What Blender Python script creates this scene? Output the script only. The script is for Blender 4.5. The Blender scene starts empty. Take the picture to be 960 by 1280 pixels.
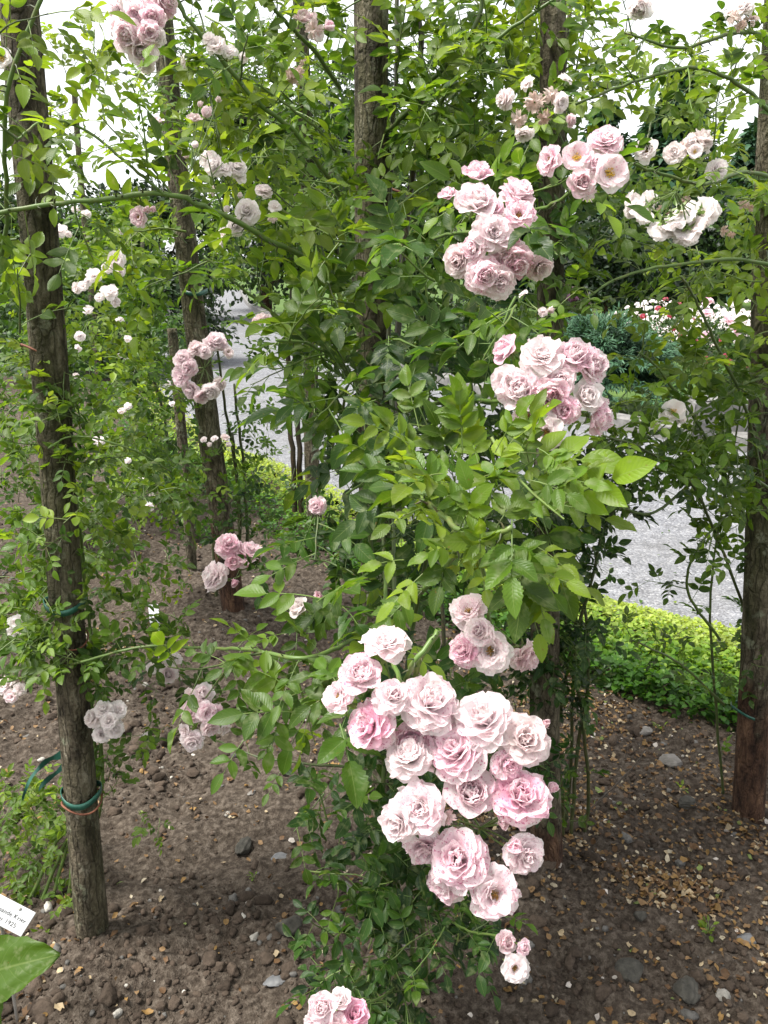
import bpy, math, random
import numpy as np
from mathutils import Vector, Matrix, Quaternion
random.seed(7)
rng = np.random.default_rng(7)
C = bpy.context.scene.collection
SC = bpy.context.scene

# ------------------------------------------------------------------ camera, light, exposure
CAM_H, PITCH, F = 1.6, math.radians(17.0), 1050.0        # F: focal length in photo pixels (photo 960 x 1280)
cam = bpy.data.cameras.new('camera')
cam.sensor_fit = 'VERTICAL'
cam.sensor_height = 36.0
cam.lens = F / 1280.0 * 36.0
cam.clip_start, cam.clip_end = 0.02, 800
co = bpy.data.objects.new('camera', cam)
C.objects.link(co)
co.location = (0, 0, CAM_H)
co.rotation_euler = (math.pi / 2 - PITCH, 0, 0)
SC.camera = co

SUN_EL, SUN_AZ = 62.0, -104.0          # azimuth measured from +Y towards +X (negative: to the left; beyond -90: behind the camera)
w = bpy.data.worlds.new('World')
SC.world = w
w.use_nodes = True
nt = w.node_tree
bg = nt.nodes['Background']
sky = nt.nodes.new('ShaderNodeTexSky')
sky.sky_type = 'NISHITA'
sky.sun_disc = False
sky.sun_elevation = math.radians(SUN_EL)
sky.sun_rotation = math.radians(SUN_AZ)
sky.air_density, sky.dust_density, sky.ozone_density = 1.0, 2.0, 0.6
hs = nt.nodes.new('ShaderNodeHueSaturation')
hs.inputs['Saturation'].default_value = 0.22      # thin white overcast
nt.links.new(sky.outputs[0], hs.inputs['Color'])
mx = nt.nodes.new('ShaderNodeMix'); mx.data_type = 'RGBA'; mx.inputs[0].default_value = .55
mx.inputs[7].default_value = (6.2, 6.25, 6.4, 1)      # the even white cloud layer over the sky
nt.links.new(hs.outputs[0], mx.inputs[6]); nt.links.new(mx.outputs[2], bg.inputs[0])
bg.inputs[1].default_value = 0.105
sl = bpy.data.lights.new('sun', 'SUN')
sl.energy = 3.2
sl.angle = math.radians(20)
sl.color = (1.0, 0.96, 0.9)
so = bpy.data.objects.new('sun', sl)
C.objects.link(so)
el, az = math.radians(SUN_EL), math.radians(SUN_AZ)
sdir = Vector((math.sin(az) * math.cos(el), math.cos(az) * math.cos(el), math.sin(el)))
so.rotation_euler = sdir.to_track_quat('Z', 'Y').to_euler()
SC.view_settings.view_transform = 'Standard'
SC.view_settings.look = 'None'
SC.view_settings.exposure = 1.55
SC.view_settings.gamma = 1.0
SC.cycles.max_bounces = 8
SC.cycles.diffuse_bounces = 4
SC.cycles.glossy_bounces = 2
SC.cycles.transmission_bounces = 5
SC.cycles.caustics_reflective = False
SC.cycles.caustics_refractive = False

# ------------------------------------------------------------------ where a pixel of the photograph lies
cp, sp = math.cos(PITCH), math.sin(PITCH)
def P(px, py, d):
    x = (px - 480) / F * d; yc = -(py - 640) / F * d
    return Vector((x, cp * d + sp * yc, CAM_H - sp * d + cp * yc))
def G(px, py, z=0.0):
    a = P(px, py, 1.0) - Vector((0, 0, CAM_H)); t = (z - CAM_H) / a.z
    return Vector((a.x * t, a.y * t, z))
def onY(px, py, Y):
    a = P(px, py, 1.0) - Vector((0, 0, CAM_H)); t = Y / a.y
    return Vector((a.x * t, Y, CAM_H + a.z * t))
CAMP = Vector((0, 0, CAM_H))

# ------------------------------------------------------------------ numpy value noise
def vnoise(x, y, seed=0):
    xi = np.floor(x).astype(np.int64); yi = np.floor(y).astype(np.int64)
    fx = x - xi; fy = y - yi
    fx = fx * fx * (3 - 2 * fx); fy = fy * fy * (3 - 2 * fy)
    def h(a, b):
        n = (a * 374761393 + b * 668265263 + seed * 974634777) & 0xffffffff
        n = ((n ^ (n >> 13)) * 1274126177) & 0xffffffff
        return ((n ^ (n >> 16)) & 0xffff) / 65535.0
    a = h(xi, yi); b = h(xi + 1, yi); c = h(xi, yi + 1); d = h(xi + 1, yi + 1)
    return (a + (b - a) * fx) * (1 - fy) + (c + (d - c) * fx) * fy
def fbm(x, y, octs, seed=0):
    r = 0; amp = 1; tot = 0
    for i in range(octs):
        r = r + amp * vnoise(x * 2 ** i, y * 2 ** i, seed + i); tot += amp; amp *= .55
    return r / tot - .5

# ------------------------------------------------------------------ mesh helpers
def mesh_np(name, V, faces_flat, loops_per_face, mat, col=None, uv=None, smooth=True):
    me = bpy.data.meshes.new(name)
    V = np.ascontiguousarray(V, dtype=np.float32)
    me.vertices.add(len(V)); me.vertices.foreach_set('co', V.ravel())
    ff = np.ascontiguousarray(faces_flat, dtype=np.int32)
    lp = np.ascontiguousarray(loops_per_face, dtype=np.int32)
    me.loops.add(len(ff)); me.loops.foreach_set('vertex_index', ff)
    me.polygons.add(len(lp))
    st = np.zeros(len(lp), dtype=np.int32); st[1:] = np.cumsum(lp)[:-1]
    me.polygons.foreach_set('loop_start', st)
    if smooth: me.polygons.foreach_set('use_smooth', np.ones(len(lp), dtype=bool))
    me.update(calc_edges=True)
    if col is not None:
        a = me.color_attributes.new('Col', 'FLOAT_COLOR', 'POINT')
        a.data.foreach_set('color', np.ascontiguousarray(col, dtype=np.float32).ravel())
    if uv is not None:
        u = me.uv_layers.new(name='UVMap')
        u.data.foreach_set('uv', np.ascontiguousarray(uv[ff], dtype=np.float32).ravel())
    if mat: me.materials.append(mat)
    me.validate(clean_customdata=False)
    return me
def link(name, me, parent=None, loc=(0, 0, 0)):
    o = bpy.data.objects.new(name, me); C.objects.link(o)
    o.location = loc
    if parent: o.parent = parent
    return o
def tag(o, label=None, cat=None, group=None, kind=None):
    if label: o['label'] = label
    if cat: o['category'] = cat
    if group: o['group'] = group
    if kind: o['kind'] = kind
    return o
def empty(name, loc, label, cat, group=None):
    o = bpy.data.objects.new(name, None); C.objects.link(o); o.location = loc
    o.empty_display_size = .05
    return tag(o, label, cat, group)

def grid_faces(nr, nc):
    i = np.arange(nr - 1)[:, None]; j = np.arange(nc - 1)[None, :]
    a = i * nc + j
    return np.stack([a, a + 1, a + nc + 1, a + nc], -1).reshape(-1, 4)

class Geo:
    """collects pieces of quads and builds ONE mesh"""
    def __init__(s): s.V = []; s.Fc = []; s.col = []; s.uv = []; s.n = 0
    def add(s, V, Fq, col, uv=None):
        V = np.asarray(V, float).reshape(-1, 3)
        s.V.append(V); s.Fc.append(np.asarray(Fq) + s.n); s.n += len(V)
        col = np.asarray(col, float)
        s.col.append(np.broadcast_to(col, (len(V), 4)) if col.ndim == 1 else col)
        s.uv.append(np.zeros((len(V), 2)) if uv is None else uv)
    def build(s, name, mat, parent=None, origin=(0, 0, 0), smooth=True, loc=(0, 0, 0)):
        if not s.V: return None
        V = np.concatenate(s.V) - np.array(origin)
        Fq = np.concatenate(s.Fc)
        me = mesh_np(name, V, Fq.ravel(), np.full(len(Fq), Fq.shape[1]), mat, np.concatenate(s.col), np.concatenate(s.uv), smooth)
        return link(name, me, parent, loc)
    def tube(s, pts, r0, r1=None, sides=5, col=(.5, .3, .5, 1), jit=0.0, cap=True):
        r1 = r0 if r1 is None else r1
        pts = [Vector(p) for p in pts]; n = len(pts)
        rings = []; up = Vector((.13, .21, .97)); uvs = []
        L = 0.0
        for i, p in enumerate(pts):
            t = (pts[min(i + 1, n - 1)] - pts[max(i - 1, 0)])
            t = t.normalized() if t.length > 1e-9 else Vector((0, 0, 1))
            a = up - t * up.dot(t)
            if a.length < .05: a = Vector((1, 0, 0)) - t * t.x
            a.normalize(); b = t.cross(a); up = a
            if i: L += (p - pts[i - 1]).length
            r = (r0 + (r1 - r0) * i / max(1, n - 1)) * (1 + random.uniform(-jit, jit))
            for k in range(sides):
                th = 2 * math.pi * k / sides
                rings.append(p + (a * math.cos(th) + b * math.sin(th)) * r)
                uvs.append((k / sides, L))
        Fq = []
        for i in range(n - 1):
            for k in range(sides):
                k2 = (k + 1) % sides
                Fq.append((i * sides + k, i * sides + k2, (i + 1) * sides + k2, (i + 1) * sides + k))
        if cap:
            c = len(rings)
            rings.append(pts[-1]); uvs.append((.5, L))
            b0 = (n - 1) * sides
            for k in range(0, sides):
                Fq.append((b0 + k, b0 + (k + 1) % sides, c, c))
            Fq = [f for f in Fq]
        V = np.array([tuple(v) for v in rings])
        Fq = np.array(Fq)
        bad = Fq[:, 2] == Fq[:, 3]
        if bad.any():           # cap triangles: give them a doubled centre vertex
            V = np.concatenate([V, V[-1:] + 1e-5]); uvs.append(uvs[-1]); Fq[bad, 3] = len(V) - 1
        s.add(V, Fq, np.array(col, float), np.array(uvs))

def smooth_pts(pts, seg=6):
    pts = [Vector(p) for p in pts]
    if len(pts) < 3:
        return [pts[0].lerp(pts[-1], i / seg) for i in range(seg + 1)]
    Q = [pts[0] * 2 - pts[1]] + pts + [pts[-1] * 2 - pts[-2]]
    out = []
    for i in range(1, len(Q) - 2):
        a, b, c, d = Q[i - 1], Q[i], Q[i + 1], Q[i + 2]
        for k in range(seg):
            t = k / seg
            out.append(.5 * ((2 * b) + (c - a) * t + (2 * a - 5 * b + 4 * c - d) * t * t + (3 * b - a - 3 * c + d) * t ** 3))
    out.append(pts[-1])
    return out
def rvec():
    while True:
        v = Vector((random.uniform(-1, 1), random.uniform(-1, 1), random.uniform(-1, 1)))
        if .05 < v.length < 1: return v.normalized()

# ------------------------------------------------------------------ materials
def new_mat(name):
    m = bpy.data.materials.new(name); m.use_nodes = True
    n = m.node_tree.nodes; n.clear()
    return m, n, m.node_tree.links
def N(n, t, **kw):
    x = n.new('ShaderNode' + t)
    for k, v in kw.items(): setattr(x, k, v)
    return x
def M_(n, l, op, a, b=None, c=None, clamp=False):
    x = N(n, 'Math', operation=op); x.use_clamp = clamp
    for i, v in enumerate((a, b, c)):
        if v is None: continue
        if isinstance(v, (int, float)): x.inputs[i].default_value = v
        else: l.new(v, x.inputs[i])
    return x.outputs[0]
def mixc(n, l, f, a, b, blend='MIX'):
    x = N(n, 'Mix', data_type='RGBA', blend_type=blend)
    for s, v in ((x.inputs[0], f), (x.inputs[6], a), (x.inputs[7], b)):
        if isinstance(v, (int, float)): s.default_value = v
        elif isinstance(v, tuple): s.default_value = v if len(v) == 4 else v + (1,)
        else: l.new(v, s)
    return x.outputs[2]
def ramp(n, l, f, stops, interp='LINEAR'):
    r = N(n, 'ValToRGB'); r.color_ramp.interpolation = interp
    e = r.color_ramp.elements
    while len(e) < len(stops): e.new(.5)
    for i, (p, c) in enumerate(stops):
        e[i].position = p; e[i].color = c if len(c) == 4 else c + (1,)
    l.new(f, r.inputs[0]); return r.outputs[0]
def noise(n, l, vec, scale, detail=3, rough=.6):
    x = N(n, 'TexNoise'); x.inputs['Scale'].default_value = scale
    x.inputs['Detail'].default_value = detail; x.inputs['Roughness'].default_value = rough
    if vec is not None: l.new(vec, x.inputs['Vector'])
    return x.outputs[0]
def principled(n, l, col, rough=.5, spec=.5, normal=None):
    p = N(n, 'BsdfPrincipled')
    if isinstance(col, tuple): p.inputs['Base Color'].default_value = col if len(col) == 4 else col + (1,)
    else: l.new(col, p.inputs['Base Color'])
    if isinstance(rough, (int, float)): p.inputs['Roughness'].default_value = rough
    else: l.new(rough, p.inputs['Roughness'])
    p.inputs['Specular IOR Level'].default_value = spec
    if normal is not None: l.new(normal, p.inputs['Normal'])
    return p
def bump(n, l, h, strength=.5, dist=.01):
    b = N(n, 'Bump'); b.inputs['Strength'].default_value = strength; b.inputs['Distance'].default_value = dist
    l.new(h, b.inputs['Height']); return b.outputs[0]
def out(n, l, sh):
    o = N(n, 'OutputMaterial'); l.new(sh, o.inputs[0])

def mat_leaf(name, stops, trans=.50, back=(.085, .14, .04), rough=.42, hi=True):
    m, n, l = new_mat(name)
    at = N(n, 'Attribute', attribute_name='Col'); sep = N(n, 'SeparateColor'); l.new(at.outputs['Color'], sep.inputs[0])
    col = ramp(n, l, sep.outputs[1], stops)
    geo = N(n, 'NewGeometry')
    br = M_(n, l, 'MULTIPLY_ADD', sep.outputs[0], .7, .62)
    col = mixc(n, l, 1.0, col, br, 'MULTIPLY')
    nz = noise(n, l, geo.outputs['Position'], 60, 2)
    nb = None
    if hi:
        uv = N(n, 'TexCoord'); su = N(n, 'SeparateXYZ'); l.new(uv.outputs['UV'], su.inputs[0])
        u = M_(n, l, 'MULTIPLY', M_(n, l, 'ABSOLUTE', M_(n, l, 'SUBTRACT', su.outputs[0], .5)), 2.0)
        mid = M_(n, l, 'SUBTRACT', 1.0, M_(n, l, 'MULTIPLY', u, 18.0), clamp=True)
        ph = M_(n, l, 'SUBTRACT', M_(n, l, 'MULTIPLY', su.outputs[1], 9.0), M_(n, l, 'MULTIPLY', u, 2.6))
        vs = M_(n, l, 'ABSOLUTE', M_(n, l, 'SINE', M_(n, l, 'MULTIPLY', ph, math.pi)))
        side = M_(n, l, 'SUBTRACT', 1.0, M_(n, l, 'MULTIPLY', vs, 5.5), clamp=True)
        vein = M_(n, l, 'MAXIMUM', mid, M_(n, l, 'MULTIPLY', side, .38))
        col = mixc(n, l, M_(n, l, 'MULTIPLY', vein, .55), col, (.19, .25, .08))
        col = mixc(n, l, M_(n, l, 'MULTIPLY', M_(n, l, 'SUBTRACT', nz, .55, clamp=True), 3.2, clamp=True), col, (.21, .25, .12))
        # ageing spots with their own shape
        sp_ = noise(n, l, geo.outputs['Position'], 170, 2)
        col = mixc(n, l, M_(n, l, 'MULTIPLY', M_(n, l, 'SUBTRACT', sp_, .69, clamp=True), 7.0, clamp=True), col, (.16, .10, .03))
        nb = bump(n, l, M_(n, l, 'ADD', M_(n, l, 'MULTIPLY', vs, .22), M_(n, l, 'MULTIPLY', nz, .8)), .30, .0028)
    colf = mixc(n, l, geo.outputs['Backfacing'], col, mixc(n, l, .45, col, back))
    rg = M_(n, l, 'MULTIPLY_ADD', nz, .35, rough - .17)
    p = principled(n, l, colf, rg, .32, nb)
    t = N(n, 'BsdfTranslucent'); l.new(mixc(n, l, 1.0, col, (1.9, 1.75, .75), 'MULTIPLY'), t.inputs[0])
    ms = N(n, 'MixShader'); ms.inputs[0].default_value = trans
    l.new(p.outputs[0], ms.inputs[1]); l.new(t.outputs[0], ms.inputs[2]); out(n, l, ms.outputs[0])
    return m
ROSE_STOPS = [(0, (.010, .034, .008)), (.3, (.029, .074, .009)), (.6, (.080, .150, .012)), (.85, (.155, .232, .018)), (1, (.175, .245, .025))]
MAT_LEAF = mat_leaf('rose_leaf', ROSE_STOPS)
MAT_LEAF_LO = mat_leaf('small_rose_leaf', ROSE_STOPS, hi=False)
MAT_COVER = mat_leaf('ground_cover_leaf', [(0, (.018, .060, .010)), (.5, (.06, .15, .015)), (.8, (.17, .28, .03)), (1, (.30, .38, .08))], hi=False, rough=.42)
MAT_JUN = mat_leaf('juniper_needle', [(0, (.008, .030, .014)), (1, (.058, .140, .070))], trans=.12, rough=.55, hi=False)
MAT_DARK = mat_leaf('dark_tree_leaf', [(0, (.004, .013, .005)), (1, (.022, .050, .012))], trans=.2, rough=.5, hi=False)
MAT_TREE = mat_leaf('tree_leaf', [(0, (.012, .036, .009)), (1, (.055, .115, .018))], trans=.25, rough=.5, hi=False)
MAT_PURP = mat_leaf('purple_leaf', [(0, (.035, .012, .03)), (1, (.12, .05, .10))], trans=.2, rough=.5, hi=False, back=(.1, .05, .08))

def mat_petal(name, white=(.93, .90, .885), pink=(.92, .60, .72)):
    m, n, l = new_mat(name)
    at = N(n, 'Attribute', attribute_name='Col'); sep = N(n, 'SeparateColor'); l.new(at.outputs['Color'], sep.inputs[0])
    oi = N(n, 'ObjectInfo'); so_ = N(n, 'SeparateColor'); l.new(oi.outputs['Color'], so_.inputs[0])
    tc = N(n, 'TexCoord'); ad = N(n, 'VectorMath', operation='ADD'); l.new(tc.outputs['Object'], ad.inputs[0])
    cb = N(n, 'CombineXYZ'); l.new(M_(n, l, 'MULTIPLY', oi.outputs['Random'], 50.0), cb.inputs[0]); l.new(cb.outputs[0], ad.inputs[1])
    v = ad.outputs[0]
    big = noise(n, l, v, 1.6, 2); f1 = noise(n, l, v, 7.5, 2, .6); f2 = noise(n, l, v, 11.5, 1)
    # pink wash: own pinkness * petal randomness * blotch
    k = M_(n, l, 'MULTIPLY', so_.outputs[0], M_(n, l, 'MULTIPLY_ADD', sep.outputs[1], 1.1, .25))
    k = M_(n, l, 'MULTIPLY', k, M_(n, l, 'MULTIPLY_ADD', big, 2.2, -.2, clamp=True), clamp=True)
    col = mixc(n, l, k, white, pink)
    # pinker streaks running up the petals
    st = M_(n, l, 'MULTIPLY', M_(n, l, 'SUBTRACT', f1, .53, clamp=True), 4.5, clamp=True)
    col = mixc(n, l, M_(n, l, 'MULTIPLY', M_(n, l, 'MULTIPLY', st, so_.outputs[0]), .75), col, (.80, .36, .50))
    fl = M_(n, l, 'MULTIPLY', M_(n, l, 'SUBTRACT', f2, .605, clamp=True), 14.0, clamp=True)
    col = mixc(n, l, M_(n, l, 'MULTIPLY', fl, M_(n, l, 'MULTIPLY', so_.outputs[0], 2.0, clamp=True)), col, (.56, .12, .28))
    # greenish-cream claw at the petal base; browned edge on old flowers
    base = M_(n, l, 'SUBTRACT', 1.0, M_(n, l, 'MULTIPLY', sep.outputs[0], 4.0), clamp=True)
    col = mixc(n, l, M_(n, l, 'MULTIPLY', base, .5), col, (.75, .70, .42))
    tipb = M_(n, l, 'MULTIPLY', M_(n, l, 'SUBTRACT', M_(n, l, 'ADD', sep.outputs[0], M_(n, l, 'MULTIPLY', f1, .6)), 1.20, clamp=True), 3.5, clamp=True)
    col = mixc(n, l, M_(n, l, 'MULTIPLY', tipb, .28), col, (.50, .33, .20))
    col = mixc(n, l, so_.outputs[1], col, mixc(n, l, f1, (.34, .17, .10), (.62, .42, .30)))
    nb = bump(n, l, f1, .12, .05)
    p = principled(n, l, col, .6, .25, nb)
    t = N(n, 'BsdfTranslucent'); l.new(mixc(n, l, .4, col, (.97, .86, .88)), t.inputs[0])
    ms = N(n, 'MixShader'); ms.inputs[0].default_value = .58
    l.new(p.outputs[0], ms.inputs[1]); l.new(t.outputs[0], ms.inputs[2]); out(n, l, ms.outputs[0])
    return m
MAT_PETAL = mat_petal('blush_petal')
MAT_RED = mat_petal('red_petal', (.50, .02, .06), (.45, .03, .14))

def mat_bark():
    m, n, l = new_mat('post_bark')
    tc = N(n, 'TexCoord'); mp = N(n, 'Mapping'); mp.inputs['Scale'].default_value = (1, 1, .35); l.new(tc.outputs['Object'], mp.inputs[0])
    a = noise(n, l, mp.outputs[0], 30, 8, .72); b = noise(n, l, mp.outputs[0], 6, 3); c = noise(n, l, tc.outputs['Object'], 95, 3)
    col = ramp(n, l, a, [(.34, (.015, .012, .007)), (.44, (.062, .050, .033)), (.55, (.150, .125, .085)), (.68, (.32, .285, .215))])
    col = mixc(n, l, M_(n, l, 'MULTIPLY', M_(n, l, 'SUBTRACT', b, .42, clamp=True), 3.0, clamp=True), col, mixc(n, l, c, (.022, .030, .008), (.10, .105, .038)))
    lich = noise(n, l, tc.outputs['Object'], 19, 5, .7)
    col = mixc(n, l, M_(n, l, 'MULTIPLY', M_(n, l, 'SUBTRACT', lich, .56, clamp=True), 9.0, clamp=True), col, mixc(n, l, c, (.14, .15, .09), (.30, .31, .22)))
    mp2 = N(n, 'Mapping'); mp2.inputs['Scale'].default_value = (1, 1, .16); l.new(tc.outputs['Object'], mp2.inputs[0])
    dn = N(n, 'VectorMath', operation='MULTIPLY_ADD'); dn.inputs[1].default_value = (.02, .02, .02); nc = N(n, 'TexNoise'); nc.inputs['Scale'].default_value = 22; l.new(tc.outputs['Object'], nc.inputs['Vector']); l.new(nc.outputs['Color'], dn.inputs[0]); l.new(mp2.outputs[0], dn.inputs[2])
    vo = N(n, 'TexVoronoi'); vo.feature = 'DISTANCE_TO_EDGE'; vo.inputs['Scale'].default_value = 55; l.new(dn.outputs[0], vo.inputs['Vector'])
    crack = M_(n, l, 'SUBTRACT', 1.0, M_(n, l, 'MULTIPLY', vo.outputs['Distance'], 9.0), clamp=True)
    col = mixc(n, l, M_(n, l, 'MULTIPLY', crack, .38), col, (.012, .009, .006))
    sz = N(n, 'SeparateXYZ'); l.new(tc.outputs['Object'], sz.inputs[0])
    # red peeled wood near the foot, its share set per post by the object colour
    oi = N(n, 'ObjectInfo'); so_ = N(n, 'SeparateColor'); l.new(oi.outputs['Color'], so_.inputs[0])
    pe = M_(n, l, 'MULTIPLY', M_(n, l, 'SUBTRACT', M_(n, l, 'ADD', so_.outputs[0], M_(n, l, 'MULTIPLY', M_(n, l, 'SUBTRACT', b, .5), .9)), sz.outputs[2]), 9.0, clamp=True)
    col = mixc(n, l, pe, col, ramp(n, l, a, [(.38, (.022, .012, .008)), (.52, (.085, .045, .028)), (.66, (.19, .11, .065))]))
    nb = bump(n, l, M_(n, l, 'SUBTRACT', M_(n, l, 'ADD', a, M_(n, l, 'MULTIPLY', c, .4)), M_(n, l, 'MULTIPLY', crack, .22)), 1.0, .03)
    out(n, l, principled(n, l, col, .85, .2, nb).outputs[0]); return m
MAT_BARK = mat_bark()
def mat_stem():
    m, n, l = new_mat('rose_stem')
    at = N(n, 'Attribute', attribute_name='Col'); sep = N(n, 'SeparateColor'); l.new(at.outputs['Color'], sep.inputs[0])
    geo = N(n, 'NewGeometry'); a = noise(n, l, geo.outputs['Position'], 70, 3)
    col = ramp(n, l, sep.outputs[1], [(0, (.030, .022, .014)), (.35, (.045, .065, .02)), (.7, (.085, .145, .03)), (1, (.15, .20, .05))])
    col = mixc(n, l, M_(n, l, 'MULTIPLY', M_(n, l, 'SUBTRACT', a, .5, clamp=True), 1.6), col, (.16, .09, .04))
    out(n, l, principled(n, l, col, .45, .4).outputs[0]); return m
MAT_STEM = mat_stem()
def mat_soil():
    m, n, l = new_mat('garden_soil')
    geo = N(n, 'NewGeometry'); v = geo.outputs['Position']
    a = noise(n, l, v, 3.5, 4); b = noise(n, l, v, 55, 5, .7); c = noise(n, l, v, 240, 2)
    col = ramp(n, l, b, [(.36, (.015, .011, .008)), (.5, (.054, .043, .033)), (.64, (.128, .106, .085))])
    col = mixc(n, l, M_(n, l, 'MULTIPLY', a, .4), col, (.095, .074, .057))
    nb = bump(n, l, M_(n, l, 'ADD', b, M_(n, l, 'MULTIPLY', c, .45)), .9, .012)
    out(n, l, principled(n, l, col, .95, .12, nb).outputs[0]); return m
MAT_SOIL = mat_soil()
def mat_clod():
    m, n, l = new_mat('soil_clod')
    at = N(n, 'Attribute', attribute_name='Col'); geo = N(n, 'NewGeometry')
    b = noise(n, l, geo.outputs['Position'], 90, 5, .7)
    col = mixc(n, l, 1.0, at.outputs['Color'], M_(n, l, 'MULTIPLY_ADD', b, 1.5, .25), 'MULTIPLY')
    out(n, l, principled(n, l, col, .92, .15, bump(n, l, b, .8, .008)).outputs[0]); return m
MAT_CLOD = mat_clod()
def mat_flake():
    m, n, l = new_mat('fallen_petal')
    at = N(n, 'Attribute', attribute_name='Col'); geo = N(n, 'NewGeometry')
    b = noise(n, l, geo.outputs['Position'], 150, 3)
    col = mixc(n, l, 1.0, at.outputs['Color'], M_(n, l, 'MULTIPLY_ADD', b, 1.0, .5), 'MULTIPLY')
    p = principled(n, l, col, .6, .3)
    t = N(n, 'BsdfTranslucent'); l.new(col, t.inputs[0]); ms = N(n, 'MixShader'); ms.inputs[0].default_value = .2
    l.new(p.outputs[0], ms.inputs[1]); l.new(t.outputs[0], ms.inputs[2]); out(n, l, ms.outputs[0]); return m
MAT_FLAKE = mat_flake()
def mat_gravel():
    m, n, l = new_mat('gravel')
    geo = N(n, 'NewGeometry'); v = geo.outputs['Position']
    vo = N(n, 'TexVoronoi'); vo.inputs['Scale'].default_value = 95; l.new(v, vo.inputs['Vector'])
    sc = N(n, 'SeparateColor'); l.new(vo.outputs['Color'], sc.inputs[0])
    a = noise(n, l, v, 1.6, 4); 
    col = ramp(n, l, sc.outputs[0], [(0, (.085, .086, .093)), (.35, (.135, .139, .150)), (.8, (.185, .190, .206)), (1, (.28, .28, .285))])
    col = mixc(n, l, M_(n, l, 'MULTIPLY', M_(n, l, 'SUBTRACT', a, .4, clamp=True), 1.8, clamp=True), col, (.15, .147, .143))
    a2 = noise(n, l, v, 9, 4)
    col = mixc(n, l, 1.0, col, M_(n, l, 'MULTIPLY_ADD', a2, 1.1, .45), 'MULTIPLY')
    h = M_(n, l, 'SUBTRACT', 1.0, vo.outputs['Distance'])
    out(n, l, principled(n, l, col, .85, .2, bump(n, l, h, .7, .008)).outputs[0]); return m
MAT_GRAVEL = mat_gravel()
def mat_noise(name, c0, c1, scale, rough=.8, spec=.2, bs=.4, bd=.01):
    m, n, l = new_mat(name); tc = N(n, 'TexCoord')
    a = noise(n, l, tc.outputs['Object'], scale, 5, .65)
    col = ramp(n, l, a, [(.3, c0), (.7, c1)])
    out(n, l, principled(n, l, col, rough, spec, bump(n, l, a, bs, bd)).outputs[0]); return m
MAT_LAWN = mat_noise('lawn', (.04, .075, .02), (.09, .14, .035), 4, .9, .1)
MAT_STONE = mat_noise('edging_stone', (.10, .098, .095), (.20, .195, .185), 14)
MAT_PEBBLE = mat_noise('pebble', (.09, .083, .072), (.19, .175, .16), 40, .7, .3, .3, .004)
MAT_SLATE = mat_noise('slate', (.08, .083, .087), (.17, .17, .17), 30, .6, .4, .3, .004)
MAT_DSTONE = mat_noise('dark_stone', (.025, .024, .02), (.075, .07, .058), 45, .85, .25, .7, .008)
MAT_TIE = mat_noise('green_tie', (.008, .05, .035), (.02, .10, .07), 60, .35, .5, .1, .001)
MAT_RUST = mat_noise('rusty_wire', (.09, .03, .018), (.20, .075, .04), 150, .7, .4, .3, .001)
MAT_PLATE = mat_noise('white_plate', (.50, .51, .53), (.58, .58, .59), 20, .35, .5, .05, .001)
MAT_INK = mat_noise('engraved_ink', (.008, .008, .010), (.02, .02, .02), 20, .5, .3, .05, .001)
MAT_METAL = mat_noise('dull_metal', (.25, .24, .22), (.38, .36, .33), 60, .45, .5, .1, .001)
MAT_STAMEN = mat_noise('stamen', (.62, .36, .04), (.75, .52, .10), 120, .6, .2, .1, .001)
MAT_STAMEN2 = mat_noise('old_stamen', (.16, .08, .02), (.42, .24, .06), 120, .6, .2, .1, .001)
MAT_BUDG = mat_noise('green_sepal', (.05, .10, .025), (.10, .17, .05), 50, .5, .4, .1, .001)

# ------------------------------------------------------------------ leaf templates
def leaf_template(rows, cols, seed, serr=.0, shape=.85, width=.255):
    r = np.random.default_rng(seed)
    fold = r.uniform(.12, .55); curl = r.uniform(.02, .30); tw = r.uniform(-.35, .35); wv = r.uniform(.0, .05); ph = r.uniform(0, 6)
    v = np.linspace(0, 1, rows + 1)[:, None]; u = np.linspace(-1, 1, cols + 1)[None, :]
    wd = width * r.uniform(.88, 1.14) * np.sin(np.pi * v ** shape) ** .82 + .004
    if serr:
        z = (np.arange(rows + 1) % 2)[:, None] * 2 - 1
        wd = wd * (1 + serr * z)
    x = u * wd; y = v + (0 if not serr else -.02 * np.abs(u) ** 4 * ((np.arange(rows + 1) % 2)[:, None]))
    z = np.abs(u) * wd * fold - curl * v ** 2 + wv * np.sin(v * 11 + ph) * np.abs(u)
    a = tw * v
    X = x * np.cos(a) - z * np.sin(a); Z = x * np.sin(a) + z * np.cos(a)
    V = np.stack([X, y + 0 * x, Z], -1).reshape(-1, 3)
    uv = np.stack([(u + 0 * v + 1) / 2, v + 0 * u], -1).reshape(-1, 2)
    return V, grid_faces(rows + 1, cols + 1), uv
TEMPL = {}
for k in range(6):
    TEMPL[('h', k)] = leaf_template(16, 4, 100 + k, .075)
    TEMPL[('m', k)] = leaf_template(6, 2, 200 + k)
    TEMPL[('l', k)] = leaf_template(3, 2, 300 + k)
    TEMPL[('r', k)] = leaf_template(4, 2, 400 + k, width=.42, shape=.7)      # rounder (ground cover)
    TEMPL[('n', k)] = leaf_template(3, 2, 500 + k, width=.10)                # needle spray

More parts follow.
